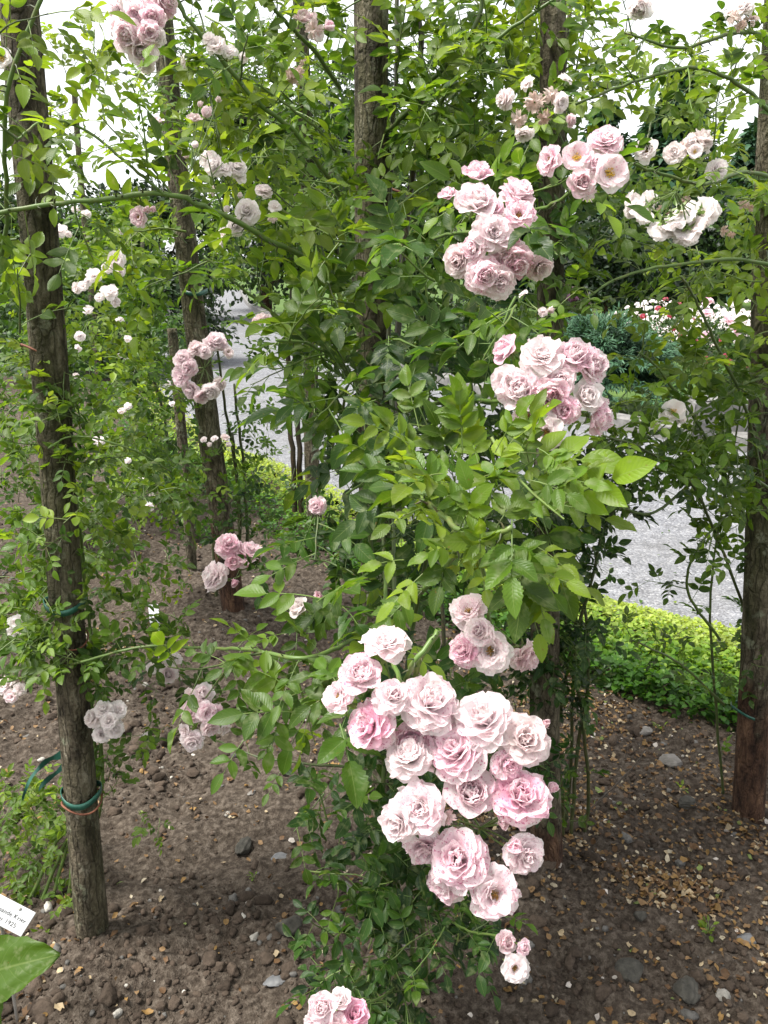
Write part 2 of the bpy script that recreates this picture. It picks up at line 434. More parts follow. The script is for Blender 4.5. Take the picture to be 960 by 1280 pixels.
class Leaves:
    def __init__(s): s.d = {}
    def add(s, lod, pos, dr, nrm, size, rnd, age):
        s.d.setdefault((lod, random.randrange(6)), []).append((*pos, *dr, *nrm, size, rnd, age))
    def bulk(s, lod, pos, dr, nrm, size, rnd, age):
        n = len(pos); k = rng.integers(0, 6, n)
        A = np.concatenate([pos, dr, nrm, np.reshape(size, (n, 1)), np.reshape(rnd, (n, 1)), np.reshape(age, (n, 1))], 1)
        for i in range(6):
            if (k == i).any(): s.d.setdefault((lod, i), []).extend(map(tuple, A[k == i]))
    def count(s): return sum(len(v) for v in s.d.values())
    def into(s, geo):
        for key, L in s.d.items():
            A = np.array(L); V, Fq, uv = TEMPL[key]
            p = A[:, 0:3]; y = A[:, 3:6]; z = A[:, 6:9]
            y = y / np.linalg.norm(y, axis=1, keepdims=True)
            z = z - y * (z * y).sum(1, keepdims=True)
            z = z / np.maximum(np.linalg.norm(z, axis=1, keepdims=True), 1e-6)
            x = np.cross(y, z); sz = A[:, 9][:, None, None]
            W = (V[None, :, 0:1] * x[:, None] + V[None, :, 1:2] * y[:, None] + V[None, :, 2:3] * z[:, None]) * sz + p[:, None]
            n, k = len(A), len(V)
            FF = (Fq[None] + (np.arange(n) * k)[:, None, None]).reshape(-1, 4)
            col = np.zeros((n, k, 4)); col[..., 0] = A[:, 10:11]; col[..., 1] = A[:, 11:12]; col[..., 3] = 1
            geo.add(W.reshape(-1, 3), FF, col.reshape(-1, 4), np.broadcast_to(uv, (n, k, 2)).reshape(-1, 2))
    def build(s, name, mat, parent=None, origin=(0, 0, 0), loc=(0, 0, 0)):
        g = Geo(); s.into(g); return g.build(name, mat, parent, origin, True, loc)

# ------------------------------------------------------------------ rose plants
UP = Vector((0, 0, 1))
class Rose:
    def __init__(s, base, label, group='climbing roses on the garden posts', lo=False, name='climbing_rose'):
        s.base = Vector(base); s.root = empty(name, s.base, label, 'rose', group)
        s.L = Leaves(); s.T = Geo(); s.lo = lo; s.ped = Geo()
        s.nb = 0
    def compound(s, p, d, up, size, n=5, age=.4, lod='m', rach=None):
        d = d.normalized(); side = d.cross(up)
        if side.length < .1: side = d.cross(Vector((.3, .9, .2)))
        side.normalize(); up2 = side.cross(d).normalized()
        R = size * (rach or (1.05 + .42 * ((n - 1) // 2)))
        pts = []
        sag = random.uniform(.05, .28) * R
        for i in range(5):
            t = i / 4; pts.append(p + d * (R * t) - UP * (sag * t * t))
        if lod != 'l': s.T.tube(pts, size * .028, size * .016, 3, (.5, min(1, .55 + age * .4), .5, 1), cap=False)
        rb = random.random()
        npair = (n - 1) // 2
        for k in range(npair):
            t = .38 + .62 * (k / max(1, npair)) if npair > 1 else .5
            q = pts[min(4, int(t * 4 + .5))]
            for sg in (-1, 1):
                if random.random() < .05: continue
                ang = math.radians(random.uniform(46, 70))
                dd = d * math.cos(ang) + side * (sg * math.sin(ang)) - UP * random.uniform(-.1, .3)
                nn = up2 + rvec() * .32
                s.L.add(lod, q, dd, nn, size * random.uniform(.78, 1.02), min(1, max(0, rb + random.uniform(-.2, .2))), min(1, max(0, age + random.uniform(-.08, .08))))
        tip = pts[4] - pts[3]
        s.L.add(lod, pts[4], tip.normalized() + rvec() * .15, up2 + rvec() * .25, size * random.uniform(1.0, 1.2), rb, age)
    def leaf_px(s, a, b, n=5, age=.6, size=None, up=None, lod='h'):
        """one compound leaf whose rachis runs between two pixels at two depths"""
        p, q = P(*a), P(*b); d = q - p
        if size is None: size = d.length / (1.74 + .36 * ((n - 1) // 2))
        if up is None: up = ((CAMP - p).normalized() * .7 + UP * .6)
        s.compound(p, d, up, size, n, age, lod, rach=.60 + .32 * ((n - 1) // 2))
    def shoot(s, p, d, length, k, size, age, lod='m', out_=None, n=5, r=None, leafy=1.0):
        d = d.normalized(); pts = [p]; q = p.copy(); dd = d.copy()
        for i in range(6):
            dd = (dd + rvec() * .16 + UP * random.uniform(-.14, .10)).normalized()
            q = q + dd * (length / 6); pts.append(q.copy())
        s.T.tube(pts, r or size * .055, size * .025, 4 if lod != 'l' else 3, (.5, random.uniform(.4, .9), .5, 1), cap=False)
        ph = random.uniform(0, 6.28)
        for i in range(k):
            t = (i + .6) / k * 6; a = int(t); f = t - a
            if a >= 6: a, f = 5, 1
            pp = pts[a].lerp(pts[a + 1], f); ax = (pts[a + 1] - pts[a]).normalized()
            ph += 2.4
            s1 = ax.orthogonal().normalized(); s2 = ax.cross(s1)
            o = (s1 * math.cos(ph) + s2 * math.sin(ph))
            ld = (ax * .55 + o * .85 + UP * .12)
            up = UP * .8 + (out_ or Vector((0, -.3, 0))) * .55 + rvec() * .38
            nn = n if random.random() < .7 else (7 if n == 5 else 5)
            s.compound(pp, ld, up, size * random.uniform(.72, 1.1), nn, age + random.uniform(-.1, .1) + (.12 if i == k - 1 else 0), lod)
        return pts
    def blob(s, px, py, rx, ry, dep, dd, cover, size, age, lod='m', n=5, bias=(0, -.35, .1), k=4):  # high blobs are given brighter, yellower leaf colour that paints in backlight
        lp = size * F / dep
        cnt = max(2, int(cover * math.pi * rx * ry / (k * 5 * .30 * lp * lp)))
        bias = Vector(bias)
        for _ in range(cnt):
            while True:
                a, b, c = random.uniform(-1, 1), random.uniform(-1, 1), random.uniform(-1, 1)
                if a * a + b * b + c * c < 1: break
            qx, qy, qd = px + a * rx, py + b * ry, dep + c * dd
            if qy < 470 and abs(qx - 466) < 42 and qd < 1.98 and random.random() < .86: continue
            if 40 < qy < 660 and abs(qx - (200 + .117 * qy)) < 24 and qd < 3.8 and random.random() < .72: continue
            p = P(qx, qy, qd)
            if p.z < .06: p.z = .06 + random.random() * .05
            o = (P(qx, qy, qd) - P(px, py, dep + dd * .5))
            o = o.normalized() if o.length > 1e-5 else Vector((0, 0, 1))
            d = o * .5 + rvec() * .75 + bias
            ln = size * random.uniform(2.2, 4.2)
            s.shoot(p - d.normalized() * ln * .5, d, ln, k, size, random.uniform(*age), lod, o, n)
    def cane(s, pts, r0, r1, hue=.6, leaves=0, size=.03, age=(.3, .6), lod='m', px=True, part=True, seg=7, shoots=0, thorn=True, span=(0, 1)):
        W = smooth_pts([P(*q) if px else q for q in pts], seg)
        W = [w + rvec() * r0 * .35 for w in W]
        g = Geo()
        g.tube(W, r0, r1, 8 if r0 > .003 else 6, (.5, hue, .5, 1), .06)
        tot = len(W) - 1
        if thorn and r0 > .0022:
            for _ in range(int(tot * .9)):
                i = random.randrange(tot); p = W[i].lerp(W[i + 1], random.random())
                ax = (W[i + 1] - W[i]).normalized(); o = ax.orthogonal().normalized(); o.rotate(Quaternion(ax, random.uniform(0, 6.28)))
                g.tube([p, p + o * r0 * 1.9 - ax * r0 * .2, p + o * r0 * 2.9 - ax * r0 * .9], r0 * .38, r0 * .05, 4, (.5, .25, .5, 1), cap=False)
        if part: g.build('cane', MAT_STEM, s.root, s.base)
        else:
            for V, f_, c_, u_ in zip(g.V, g.Fc, g.col, g.uv): s.T.V.append(V); s.T.Fc.append(f_ + s.T.n); s.T.col.append(c_); s.T.uv.append(u_)
            s.T.n += g.n
        for kind, cnt in (('l', leaves), ('s', shoots)):
            for i in range(cnt):
                t = (span[0] + (span[1] - span[0]) * (i + random.random()) / cnt) * tot; a = min(int(t), tot - 1)
                p = W[a].lerp(W[a + 1], t - a); ax = (W[a + 1] - W[a]).normalized()
                o = ax.orthogonal().normalized(); o.rotate(Quaternion(ax, random.uniform(0, 6.28)))
                o = (o + UP * .35 + (CAMP - p).normalized() * .25).normalized()
                ag = random.uniform(*age)
                if kind == 'l': s.compound(p, ax * .4 + o, UP * .8 + o * .4 + rvec() * .3, size * random.uniform(.75, 1.1), random.choice((5, 5, 7)), ag, lod)
                else: s.shoot(p, ax * .5 + o, size * random.uniform(2.5, 5), 4, size, ag, lod, o)
        return W
    def bloom(s, proto, p, diam, face, pink=.4, brown=0.0, label=None, hub=None, name='rose_bloom', roll=None):
        o = bpy.data.objects.new(name, proto['mesh']); C.objects.link(o); o.parent = s.root
        o.location = p - s.base
        q = face.normalized().to_track_quat('Z', 'Y') @ Quaternion((0, 0, 1), random.uniform(0, 6.28) if roll is None else roll)
        o.rotation_mode = 'QUATERNION'; o.rotation_quaternion = q
        sc = diam / 2 / proto['r'] * random.uniform(.97, 1.05)
        o.scale = (sc * random.uniform(.93, 1.07), sc * random.uniform(.93, 1.07), sc * random.uniform(.9, 1.08))
        o.color = (pink, brown, 0, 1)
        if label: o['label'] = label
        for nm, me in proto.get('sub', ()):
            c = bpy.data.objects.new(nm, me); C.objects.link(c); c.parent = o
        s.nb += 1
        # pedicel from the hub to the back of the flower, with five sepals
        f = face.normalized(); back = p - f * diam * proto.get('back', .30)
        if hub is not None:
            m = back.lerp(hub, .5) - f * diam * .25
            s.ped.tube(smooth_pts([hub, m, back], 4), max(.0009, diam * .022), max(.0009, diam * .022), 5, (.5, .75, .5, 1))
        if diam > .018:
            s1 = f.orthogonal().normalized(); s2 = f.cross(s1)
            s.ped.tube([back - f * diam * .05, back + f * diam * .04, back + f * diam * .12], diam * .05, diam * .085, 6, (.5, .7, .5, 1))
            for i in range(5):
                th = i * 1.2566 + random.uniform(-.2, .2); rd = s1 * math.cos(th) + s2 * math.sin(th)
                wd = f.cross(rd)
                a = back + f * diam * .06 + rd * diam * .05; b = back + rd * diam * .22 + f * diam * .08; c = back + rd * diam * .36 - f * diam * random.uniform(-.06, .08)
                V = [a - wd * diam * .05, a + wd * diam * .05, b - wd * diam * .055, b + wd * diam * .055, c - wd * diam * .004, c + wd * diam * .004]
                s.ped.add([tuple(v) for v in V], [(0, 1, 3, 2), (2, 3, 5, 4)], (.5, .8, .5, 1))
        return o
    def cluster(s, items, dep, hub, pink=(.25, .6), size_k=1.0, up=.5, back=False, dome=.02, protos=None):
        """items: (px, py, diameter px[, pink[, proto key[, brown[, label]]]]); hub: (px, py, depth) where the stalks meet"""
        cx = sum(i[0] for i in items) / len(items); cy = sum(i[1] for i in items) / len(items)
        sp_ = max(20, max(abs(i[0] - cx) + abs(i[1] - cy) for i in items))
        h = P(*hub)
        for it in items:
            px, py, dm = it[:3]
            pk = it[3] if len(it) > 3 and it[3] is not None else random.uniform(*pink)
            key = it[4] if len(it) > 4 and it[4] else None
            br = it[5] if len(it) > 5 and it[5] is not None else (random.uniform(.06, .2) if random.random() < .22 else 0.0)
            lb = it[6] if len(it) > 6 else None
            rr = (abs(px - cx) + abs(py - cy)) / sp_
            d = dep + dome * rr * rr * 1.5 + random.uniform(-.006, .006)
            p = P(px, py, d); diam = dm * d / F * size_k * (.94 if dm > 45 else 1)
            o = (p - h); o = o.normalized() if o.length > 1e-5 else UP
            f = o * .8 + (CAMP - p).normalized() * .42 + UP * up * .5 + rvec() * .42
            if back: f = o * .9 - (CAMP - p).normalized() * .02 + UP * .15 + rvec() * .25
            pl = protos or (PROTO_HI if dm * .8 > 17 else PROTO_LO)
            pr = NAMED[key] if key else random.choice(pl)
            nm = 'rose_bud' if key in ('bud', 'budlo') else 'rose_bloom'
            s.bloom(pr, p, diam, f, pk, br, lb, h, nm)
    def finish(s):
        g = Geo(); s.L.into(g); nl = sum(len(f) for f in g.Fc)
        for q in (s.T, s.ped):
            for V, f_, c_, u_ in zip(q.V, q.Fc, q.col, q.uv): g.V.append(V); g.Fc.append(f_ + g.n); g.col.append(c_); g.uv.append(u_)
            g.n += q.n
        o = g.build('foliage', MAT_LEAF_LO if s.lo else MAT_LEAF, s.root, s.base)
        o.data.materials.append(MAT_STEM)
        mi = np.ones(len(o.data.polygons), dtype=np.int32); mi[:nl] = 0
        o.data.polygons.foreach_set('material_index', mi)
        return s.root

# ------------------------------------------------------------------ rose blooms
def petal(geo, ang, phi0, phi1, length, width, z0, r0, r, nu=6, nv=6, layer=.5, notch=.06, ruff=.05, tiprol=0.0, skew=0.0):
    v = np.linspace(0, 1, nv + 1); u = np.linspace(-1, 1, nu + 1)
    phi = phi0 + (phi1 - phi0) * v ** 1.1 + tiprol * np.clip((v - .7) / .3, 0, 1) ** 1.5
    dl = length / nv
    pr = r0 + np.concatenate([[0], np.cumsum(np.sin((phi[1:] + phi[:-1]) / 2) * dl)])
    pz = z0 + np.concatenate([[0], np.cumsum(np.cos((phi[1:] + phi[:-1]) / 2) * dl)])
    wprof = width * (.26 + .74 * np.sin(np.clip(v ** .8, 0, 1) * np.pi * .62)) * np.where(v > .82, np.sqrt(np.clip(1 - ((v - .82) / .2) ** 2 * .62, .2, 1)), 1)
    cup = r.uniform(.25, .6)
    ph1, ph2 = r.uniform(0, 6.28, 2); fr = r.uniform(4, 8)
    U, Vv = np.meshgrid(u, v)
    Wd = wprof[:, None] * U
    end = notch * length * (np.exp(-(U * 4) ** 2) * .8) * np.clip((Vv - .75) * 4, 0, 1) + (.22 * length * U ** 2) * np.clip((Vv - .5) * 2, 0, 1)
    dirr = np.sin(phi)[:, None]; dirz = np.cos(phi)[:, None]
    R = pr[:, None] - dirr * end; Z = pz[:, None] - dirz * end
    nr, nz = -dirz, dirr                                   # inward normal
    off = cup * Wd ** 2 / max(width, 1e-4) * 1.0 + ruff * length * np.sin(U * fr + ph1) * Vv ** 2 + ruff * .6 * length * np.sin(U * fr * 1.9 + ph2 + Vv * 4) * Vv ** 3 + skew * Wd * Vv
    R = R + nr * off; Z = Z + nz * off
    X = Wd; Y = R
    ca, sa = math.cos(ang), math.sin(ang)
    V = np.stack([Y * ca - X * sa, Y * sa + X * ca, Z], -1).reshape(-1, 3)
    col = np.zeros((V.shape[0], 4)); col[:, 0] = Vv.ravel(); col[:, 1] = r.uniform(0, 1); col[:, 2] = layer; col[:, 3] = 1
    geo.add(V, grid_faces(nv + 1, nu + 1), col, np.stack([(U + 1) / 2, Vv], -1).reshape(-1, 2))
D = math.radians
def make_bloom(seed, kind, lo=False):
    r = np.random.default_rng(seed); g = Geo()
    nu, nv = (3, 3) if lo else (6, 6)
    def ring(n, p0, p1, ln, wd, z0, r0, lay, tip=0.0, ruff=.05, jp=10):
        a0 = r.uniform(0, 6.28)
        for i in range(n):
            j = D(r.uniform(-jp, jp))
            petal(g, a0 + 6.283 * i / n + r.uniform(-.2, .2), D(p0) + j, D(p1) + j + D(r.uniform(-jp, jp)), ln * r.uniform(.86, 1.1), wd * r.uniform(.85, 1.15), z0 + r.uniform(-.03, .03), r0, r, nu, nv, lay, r.uniform(-.02, .07), ruff, D(tip + r.uniform(-20, 20)), r.uniform(-.09, .09))
    if kind == 'pom':          # full, many-petalled ball
        ring(6, 72, 128, 1.0, .60, -.24, .05, .0, 20, .035, 14)
        ring(7, 66, 104, 1.04, .58, -.16, .05, .2, 22, .035, 16)
        ring(7, 58, 78, 1.06, .54, -.10, .05, .4, 20, .035, 16)
        ring(7, 50, 46, 1.04, .50, -.06, .05, .55, 20, .04, 16)
        ring(6, 42, 14, 1.0, .46, -.03, .04, .7, 20, .045, 16)
        ring(6, 30, -8, .96, .40, .0, .03, .85, 15, .05, 16)
        ring(5, 16, -20, .86, .32, .02, .02, 1., 10, .055, 16)
        R = 1.04
    elif kind == 'rosette':    # flat quartered face, seen from the front
        ring(6, 72, 104, 1.05, .62, -.05, .05, .0, 25)
        ring(7, 60, 88, 1.0, .54, -.02, .05, .2, 30)
        ring(8, 48, 60, .85, .46, .0, .05, .4, 25)
        ring(8, 34, 32, .74, .34, .0, .04, .6, 15, .06)
        ring(7, 22, 6, .62, .29, .0, .03, .75, 10, .08)
        ring(6, 8, -22, .52, .22, .0, .02, .9, 0, .09, 14)
        R = 1.0
    elif kind == 'cup':        # globe half closed, incurved
        ring(5, 68, 62, 1.0, .60, -.2, .05, .0, 50)
        ring(6, 62, -6, 1.05, .55, -.18, .05, .2, 15)
        ring(6, 54, -22, .98, .46, -.15, .05, .4, 10)
        ring(6, 42, -26, .88, .38, -.10, .04, .6, 0)
        ring(6, 28, -20, .75, .3, -.06, .03, .8, 0, .07)
        ring(4, 10, -10, .6, .22, -.03, .02, 1., 0, .08)
        R = .82
    elif kind == 'open':       # few broad petals round a golden eye
        ring(5, 60, 72, .98, .58, 0, .06, .0, 18, .03, 6)
        ring(5, 50, 56, .92, .52, .02, .06, .3, 15, .03, 6)
        R = .93
    elif kind == 'semi':       # loose, with an eye showing
        ring(6, 68, 100, 1.0, .5, -.05, .06, .0, 25)
        ring(7, 54, 74, .95, .44, 0, .07, .25, 25)
        ring(7, 40, 42, .82, .36, .02, .09, .5, 20, .06)
        ring(5, 30, 14, .6, .26, .02, .13, .75, 0, .08)
        R = 1.0
    elif kind == 'bud':
        ring(3, 52, -28, 1.25, .62, -.45, .03, .0, 6, .02, 4)
        ring(4, 42, -30, 1.15, .50, -.4, .02, .4, 0, .02, 4)
        ring(3, 26, -22, 1.05, .36, -.35, .02, .8, 0, .03, 4)
        R = .62
    elif kind == 'spent':      # shrivelled
        ring(6, 60, 130, .75, .26, -.1, .06, .0, 70, .16, 25)
        ring(5, 40, 90, .6, .2, -.05, .06, .4, 60, .2, 25)
        R = .75
    elif kind == 'lopom':
        ring(5, 66, 112, .98, .55, -.1, .05, .0, 30)
        ring(5, 48, 84, .95, .48, -.02, .05, .4, 35)
        ring(5, 24, 44, .85, .40, .0, .03, .7, 30)
        ring(3, 2, 10, .65, .28, .0, .02, 1., 10)
        R = 1.0
    me = g.build('rose_bloom', MAT_PETAL); m = me.data
    bpy.data.objects.remove(me)
    pr = {'mesh': m, 'r': R, 'back': .30 if kind not in ('bud', 'cup') else .34, 'sub': []}
    if kind in ('open', 'semi'):
        sg = Geo()
        for i in range(38 if kind == 'open' else 26):
            th = r.uniform(0, 6.28); rd = r.uniform(.03, .26 if kind == 'open' else .2); hh = r.uniform(.16, .3)
            b = Vector((math.cos(th) * .05, math.sin(th) * .05, .02)); e = Vector((math.cos(th) * rd, math.sin(th) * rd, hh))
            sg.tube([b, e], .008, .008, 3, (.5, .5, .5, 1), cap=False)
            sg.tube([e - Vector((.03, .0, -.005)), e + Vector((.0, 0, .014)), e + Vector((.03, .0, -.005))], .02, .02, 4, (.5, .5, .5, 1))
        so_ = sg.build('stamens', MAT_STAMEN if kind == 'open' else MAT_STAMEN2); pr['sub'].append(('stamens', so_.data)); bpy.data.objects.remove(so_)
    return pr
PROTO_HI = [make_bloom(10 + i, k) for i, k in enumerate(('pom', 'pom', 'pom', 'pom', 'pom', 'pom', 'cup', 'rosette', 'cup', 'semi'))]
PROTO_WHITE = [make_bloom(40 + i, k) for i, k in enumerate(('semi', 'pom', 'rosette', 'open'))]
PROTO_LO = [make_bloom(60 + i, 'lopom', True) for i in range(4)]
NAMED = {'open': make_bloom(80, 'open'), 'cup': make_bloom(81, 'cup'), 'ros': make_bloom(82, 'rosette'), 'ros2': make_bloom(88, 'rosette'), 'semi': make_bloom(83, 'semi'),
         'bud': make_bloom(84, 'bud'), 'pom': make_bloom(85, 'pom'), 'pom2': make_bloom(86, 'pom'), 'spent': make_bloom(87, 'spent'), 'budlo': make_bloom(89, 'bud', True), 'semi2': make_bloom(90, 'semi')}

# ------------------------------------------------------------------ the ground
POSTS = {}
def post_def(key, base, top, r0, r1, ztop=2.9): POSTS[key] = (base, top, r0, r1, ztop)
b1 = G(118, 1180, .10); b2 = G(291, 768, .07); b3 = G(240, 722, .06); b5 = G(688, 1085, .09); b6 = G(931, 1020, .05)
b4 = onY(484, 900, 1.98); b4.z = 0
b7 = Vector((onY(391, 500, 4.7).x, 4.7, 0)); b8 = Vector((onY(92, 200, 6.6).x, 6.6, 0)); b9 = Vector((onY(219, 420, 5.6).x, 5.6, 0))
MOUNDS = [(b1.x - .03, b1.y - .02, .085, .20), (b5.x, b5.y + .02, .07, .22), (b2.x, b2.y, .06, .3), (b6.x, b6.y, .03, .2), (b4.x + .02, b4.y - .3, .05, .25), (b3.x, b3.y, .05, .3)]
def soil_h(x, y, fine=True):
    h = .05 * fbm(x * 1.3, y * 1.3, 3, 5)
    for mx, my, a, s in MOUNDS: h = h + a * np.exp(-((x - mx) ** 2 + (y - my) ** 2) / (2 * s * s))
    if fine:
        h = h + .045 * fbm(x * 8, y * 8, 3, 11) + .030 * (.5 - np.abs(fbm(x * 14, y * 14, 2, 21)) * 2) * vnoise(x * 5, y * 5, 61) + 0.036 * np.maximum(0, fbm(x * 26, y * 26, 2, 31)) + .016 * fbm(x * 60, y * 60, 2, 51)
    return h
def hz(x, y): return float(soil_h(np.array([x]), np.array([y]))[0])

def sheet(name, xs, ys, fn, mat):
    X, Y = np.meshgrid(xs, ys); Z = fn(X, Y)
    me = mesh_np(name, np.stack([X, Y, Z], -1).reshape(-1, 3), grid_faces(len(ys), len(xs)).ravel(), np.full((len(ys) - 1) * (len(xs) - 1), 4), mat)
    return link(name, me)
gd = sheet('ground', np.linspace(-300, 300, 31), np.linspace(-60, 540, 31), lambda x, y: 0 * x - .16, MAT_LAWN); tag(gd, kind='structure')

# path edge nearest the bed, running from the right foreground to the far left, and the far edge
NEAR = [Vector(p) for p in ((4.6, 1.2), (2.9, 2.15), (1.95, 2.95), (1.43, 3.34), (.95, 3.74), (.35, 4.55), (-.68, 6.1), (-1.25, 6.9), (-2.4, 9.4), (-4.6, 16), (-7.2, 25), (-10.5, 40))]
FAR = [Vector(p) for p in ((9, 4.2), (6.5, 5.0), (4.8, 5.8), (3.6, 6.6), (2.6, 7.5), (1.7, 8.7), (.9, 10.5), (.3, 12), (-.6, 14.5), (-2.2, 20), (-4.4, 28), (-7.0, 42))]
def poly2(pts, seg=5):
    return [p.xy for p in smooth_pts([Vector((p.x, p.y, 0)) for p in pts], seg)]
NE, FE = poly2(NEAR), poly2(FAR)
def strip(name, A, B, za, zb, mat, nc=3):
    n = len(A); V = []
    for a, b in zip(A, B):
        for k in range(nc + 1):
            t = k / nc; V.append((a.x + (b.x - a.x) * t, a.y + (b.y - a.y) * t, za + (zb - za) * t))
    me = mesh_np(name, np.array(V), grid_faces(n, nc + 1)[:, ::-1].ravel(), np.full((n - 1) * nc, 4), mat)
    return link(name, me)
tag(strip('gravel_path', NE, FE, -.01, -.01, MAT_GRAVEL, 6), kind='structure')
# soil bed: fine sheet on this side of the path
def clip_side(x, y):
    """signed distance-like value: > 0 on the bed side of the path's near edge"""
    best = np.full(x.shape, 1e9); sg = np.zeros(x.shape)
    for a, b in zip(NE[:-1], NE[1:]):
        dx, dy = b.x - a.x, b.y - a.y; L2 = dx * dx + dy * dy
        t = np.clip(((x - a.x) * dx + (y - a.y) * dy) / L2, 0, 1)
        ddx, ddy = x - (a.x + t * dx), y - (a.y + t * dy); d = np.hypot(ddx, ddy)
        s_ = np.sign(dx * ddy - dy * ddx)
        m = d < best; best = np.where(m, d, best); sg = np.where(m, s_, sg)
    return best * sg
def soil_fn(x, y):
    c = clip_side(x, y)
    k = np.clip((c - .05) / .25, 0, 1)
    return (soil_h(x, y) + .03) * k - .14 * (1 - k) * (c < .05) - .03 * (1 - k)
_sx = np.sign(clip_side(np.array([0.0]), np.array([1.0])))[0]
_cs = clip_side
def clip_side(x, y): return _cs(x, y) * _sx
tag(sheet('soil_bed', np.arange(-1.9, 2.3, .0115), np.arange(.55, 4.6, .0115), soil_fn, MAT_SOIL), kind='structure')
def soil2(x, y):
    inside = (x > -1.85) & (x < 2.25) & (y < 4.55)
    return np.where(inside, -.12, soil_fn(x, y))
tag(sheet('soil_bed', np.arange(-9, 4.2, .06), np.arange(-1.5, 12, .06), soil2, MAT_SOIL), kind='structure')

# far-side kerb of the path: a line of low grey stone
def kerb():
    g = Geo(); A = FE
    for i in range(len(A) - 1):
        a, b = A[i], A[i + 1]
        t = Vector((b.x - a.x, b.y - a.y, 0)).normalized(); nrm = Vector((-t.y, t.x, 0))
        nrm = -nrm if nrm.y < 0 else nrm
        for (o0, z0), (o1, z1) in zip(((0, -.1), (0, .11), (.02, .13), (.16, .13), (.18, .11)), ((0, .11), (.02, .13), (.16, .13), (.18, .11), (.18, -.1))):
            q = []
            for pt in (a, b):
                for o_, z_ in ((o0, z0), (o1, z1)): q.append((pt.x + nrm.x * o_, pt.y + nrm.y * o_, z_))
            g.add(q, [(0, 2, 3, 1)], (.5, .5, .5, 1))
    return tag(g.build('kerb', MAT_STONE, smooth=False), kind='structure')
kerb()

# ------------------------------------------------------------------ soil clods, stones and litter (uncountable)
ICO = None
def ico(sub):
    import bmesh
    bm = bmesh.new(); bmesh.ops.create_icosphere(bm, subdivisions=sub, radius=1)
    V = np.array([v.co[:] for v in bm.verts]); Fc = np.array([[v.index for v in f.verts] for f in bm.faces]); bm.free(); return V, Fc
IC1, IC2, IC4 = ico(1), ico(2), ico(4)
def lump(V, r, amp):
    d = V + 0
    for k in range(3):
        a = r.normal(size=3); a /= np.linalg.norm(a)
        f = r.uniform(1.5, 4); d = d * (1 + amp * np.sin(V @ a * f + r.uniform(0, 6.28))[:, None])
    return d * r.uniform(.6, 1.15, 3)
def rock(V, r, n, jit=.0):
    V = V * (1 + jit * (r.random((len(V), 1)) - .5))
    for k in range(n):
        a = r.normal(size=3); a /= np.linalg.norm(a); d = r.uniform(.55, .86)
        e = V @ a - d
        V = V - np.maximum(e, 0)[:, None] * a * .92
    return V * r.uniform(.65, 1.1, 3)
def bed_pts(n, dens=None, y0=.8, y1=5.4):
    out_ = []
    while len(out_) < n:
        u = rng.random(4000)
        y = y0 + (y1 - y0) * u ** 1.5; x = rng.uniform(-1, 1, 4000) * (.25 + y * .55)
        c = clip_side(x, y); ok = c > .25
        if dens is not None: ok &= rng.random(4000) < dens(x, y)
        out_ += list(zip(x[ok], y[ok]))
    return np.array(out_[:n])
def clods():
    g = Geo(); pts = bed_pts(17000, lambda x, y: np.clip(.35 + 1.6 * fbm(x * 3, y * 3, 2, 77), .05, 1))
    zz = soil_h(pts[:, 0], pts[:, 1]) + .03
    var = [(rock(IC2[0], rng, 6, .34), IC2[1]) for _ in range(10)] + [(rock(IC1[0], rng, 2, .5), IC1[1]) for _ in range(6)]
    IC3 = ico(3); var3 = [(rock(IC3[0] * (1 + .16 * np.sin(IC3[0] @ rng.normal(size=(3, 3)) * 6).sum(1, keepdims=True) / 2), rng, 7, .16), IC3[1]) for _ in range(6)]
    for (x, y), z in zip(pts, zz):
        s = .0025 + .010 * rng.random() ** 2.8 + (.015 if rng.random() < .05 else 0)
        V, Fc = var3[rng.integers(0, 6)] if s > .012 else var[rng.integers(0, 10)] if s > .007 else var[10 + rng.integers(0, 6)]
        a = rng.uniform(0, 6.28); ca, sa = math.cos(a), math.sin(a)
        W = V * s; W = np.stack([W[:, 0] * ca - W[:, 1] * sa, W[:, 0] * sa + W[:, 1] * ca, W[:, 2] * .8], -1) + (x, y, z + s * .08)
        t = rng.random()
        c = np.array((.064, .048, .036)) * rng.uniform(.6, 1.25) if t < .93 else (np.array((.11, .105, .097)) * rng.uniform(.7, 1.3) if t < .985 else np.array((.38, .36, .32)) * rng.uniform(.6, 1.1))
        g.add(W, Fc, (*c, 1))
    return g.build('soil_clods', MAT_CLOD, smooth=False)
tag(clods(), 'brown clods and gritty pebbles scattered over the bare rose bed', 'soil clods', kind='stuff')
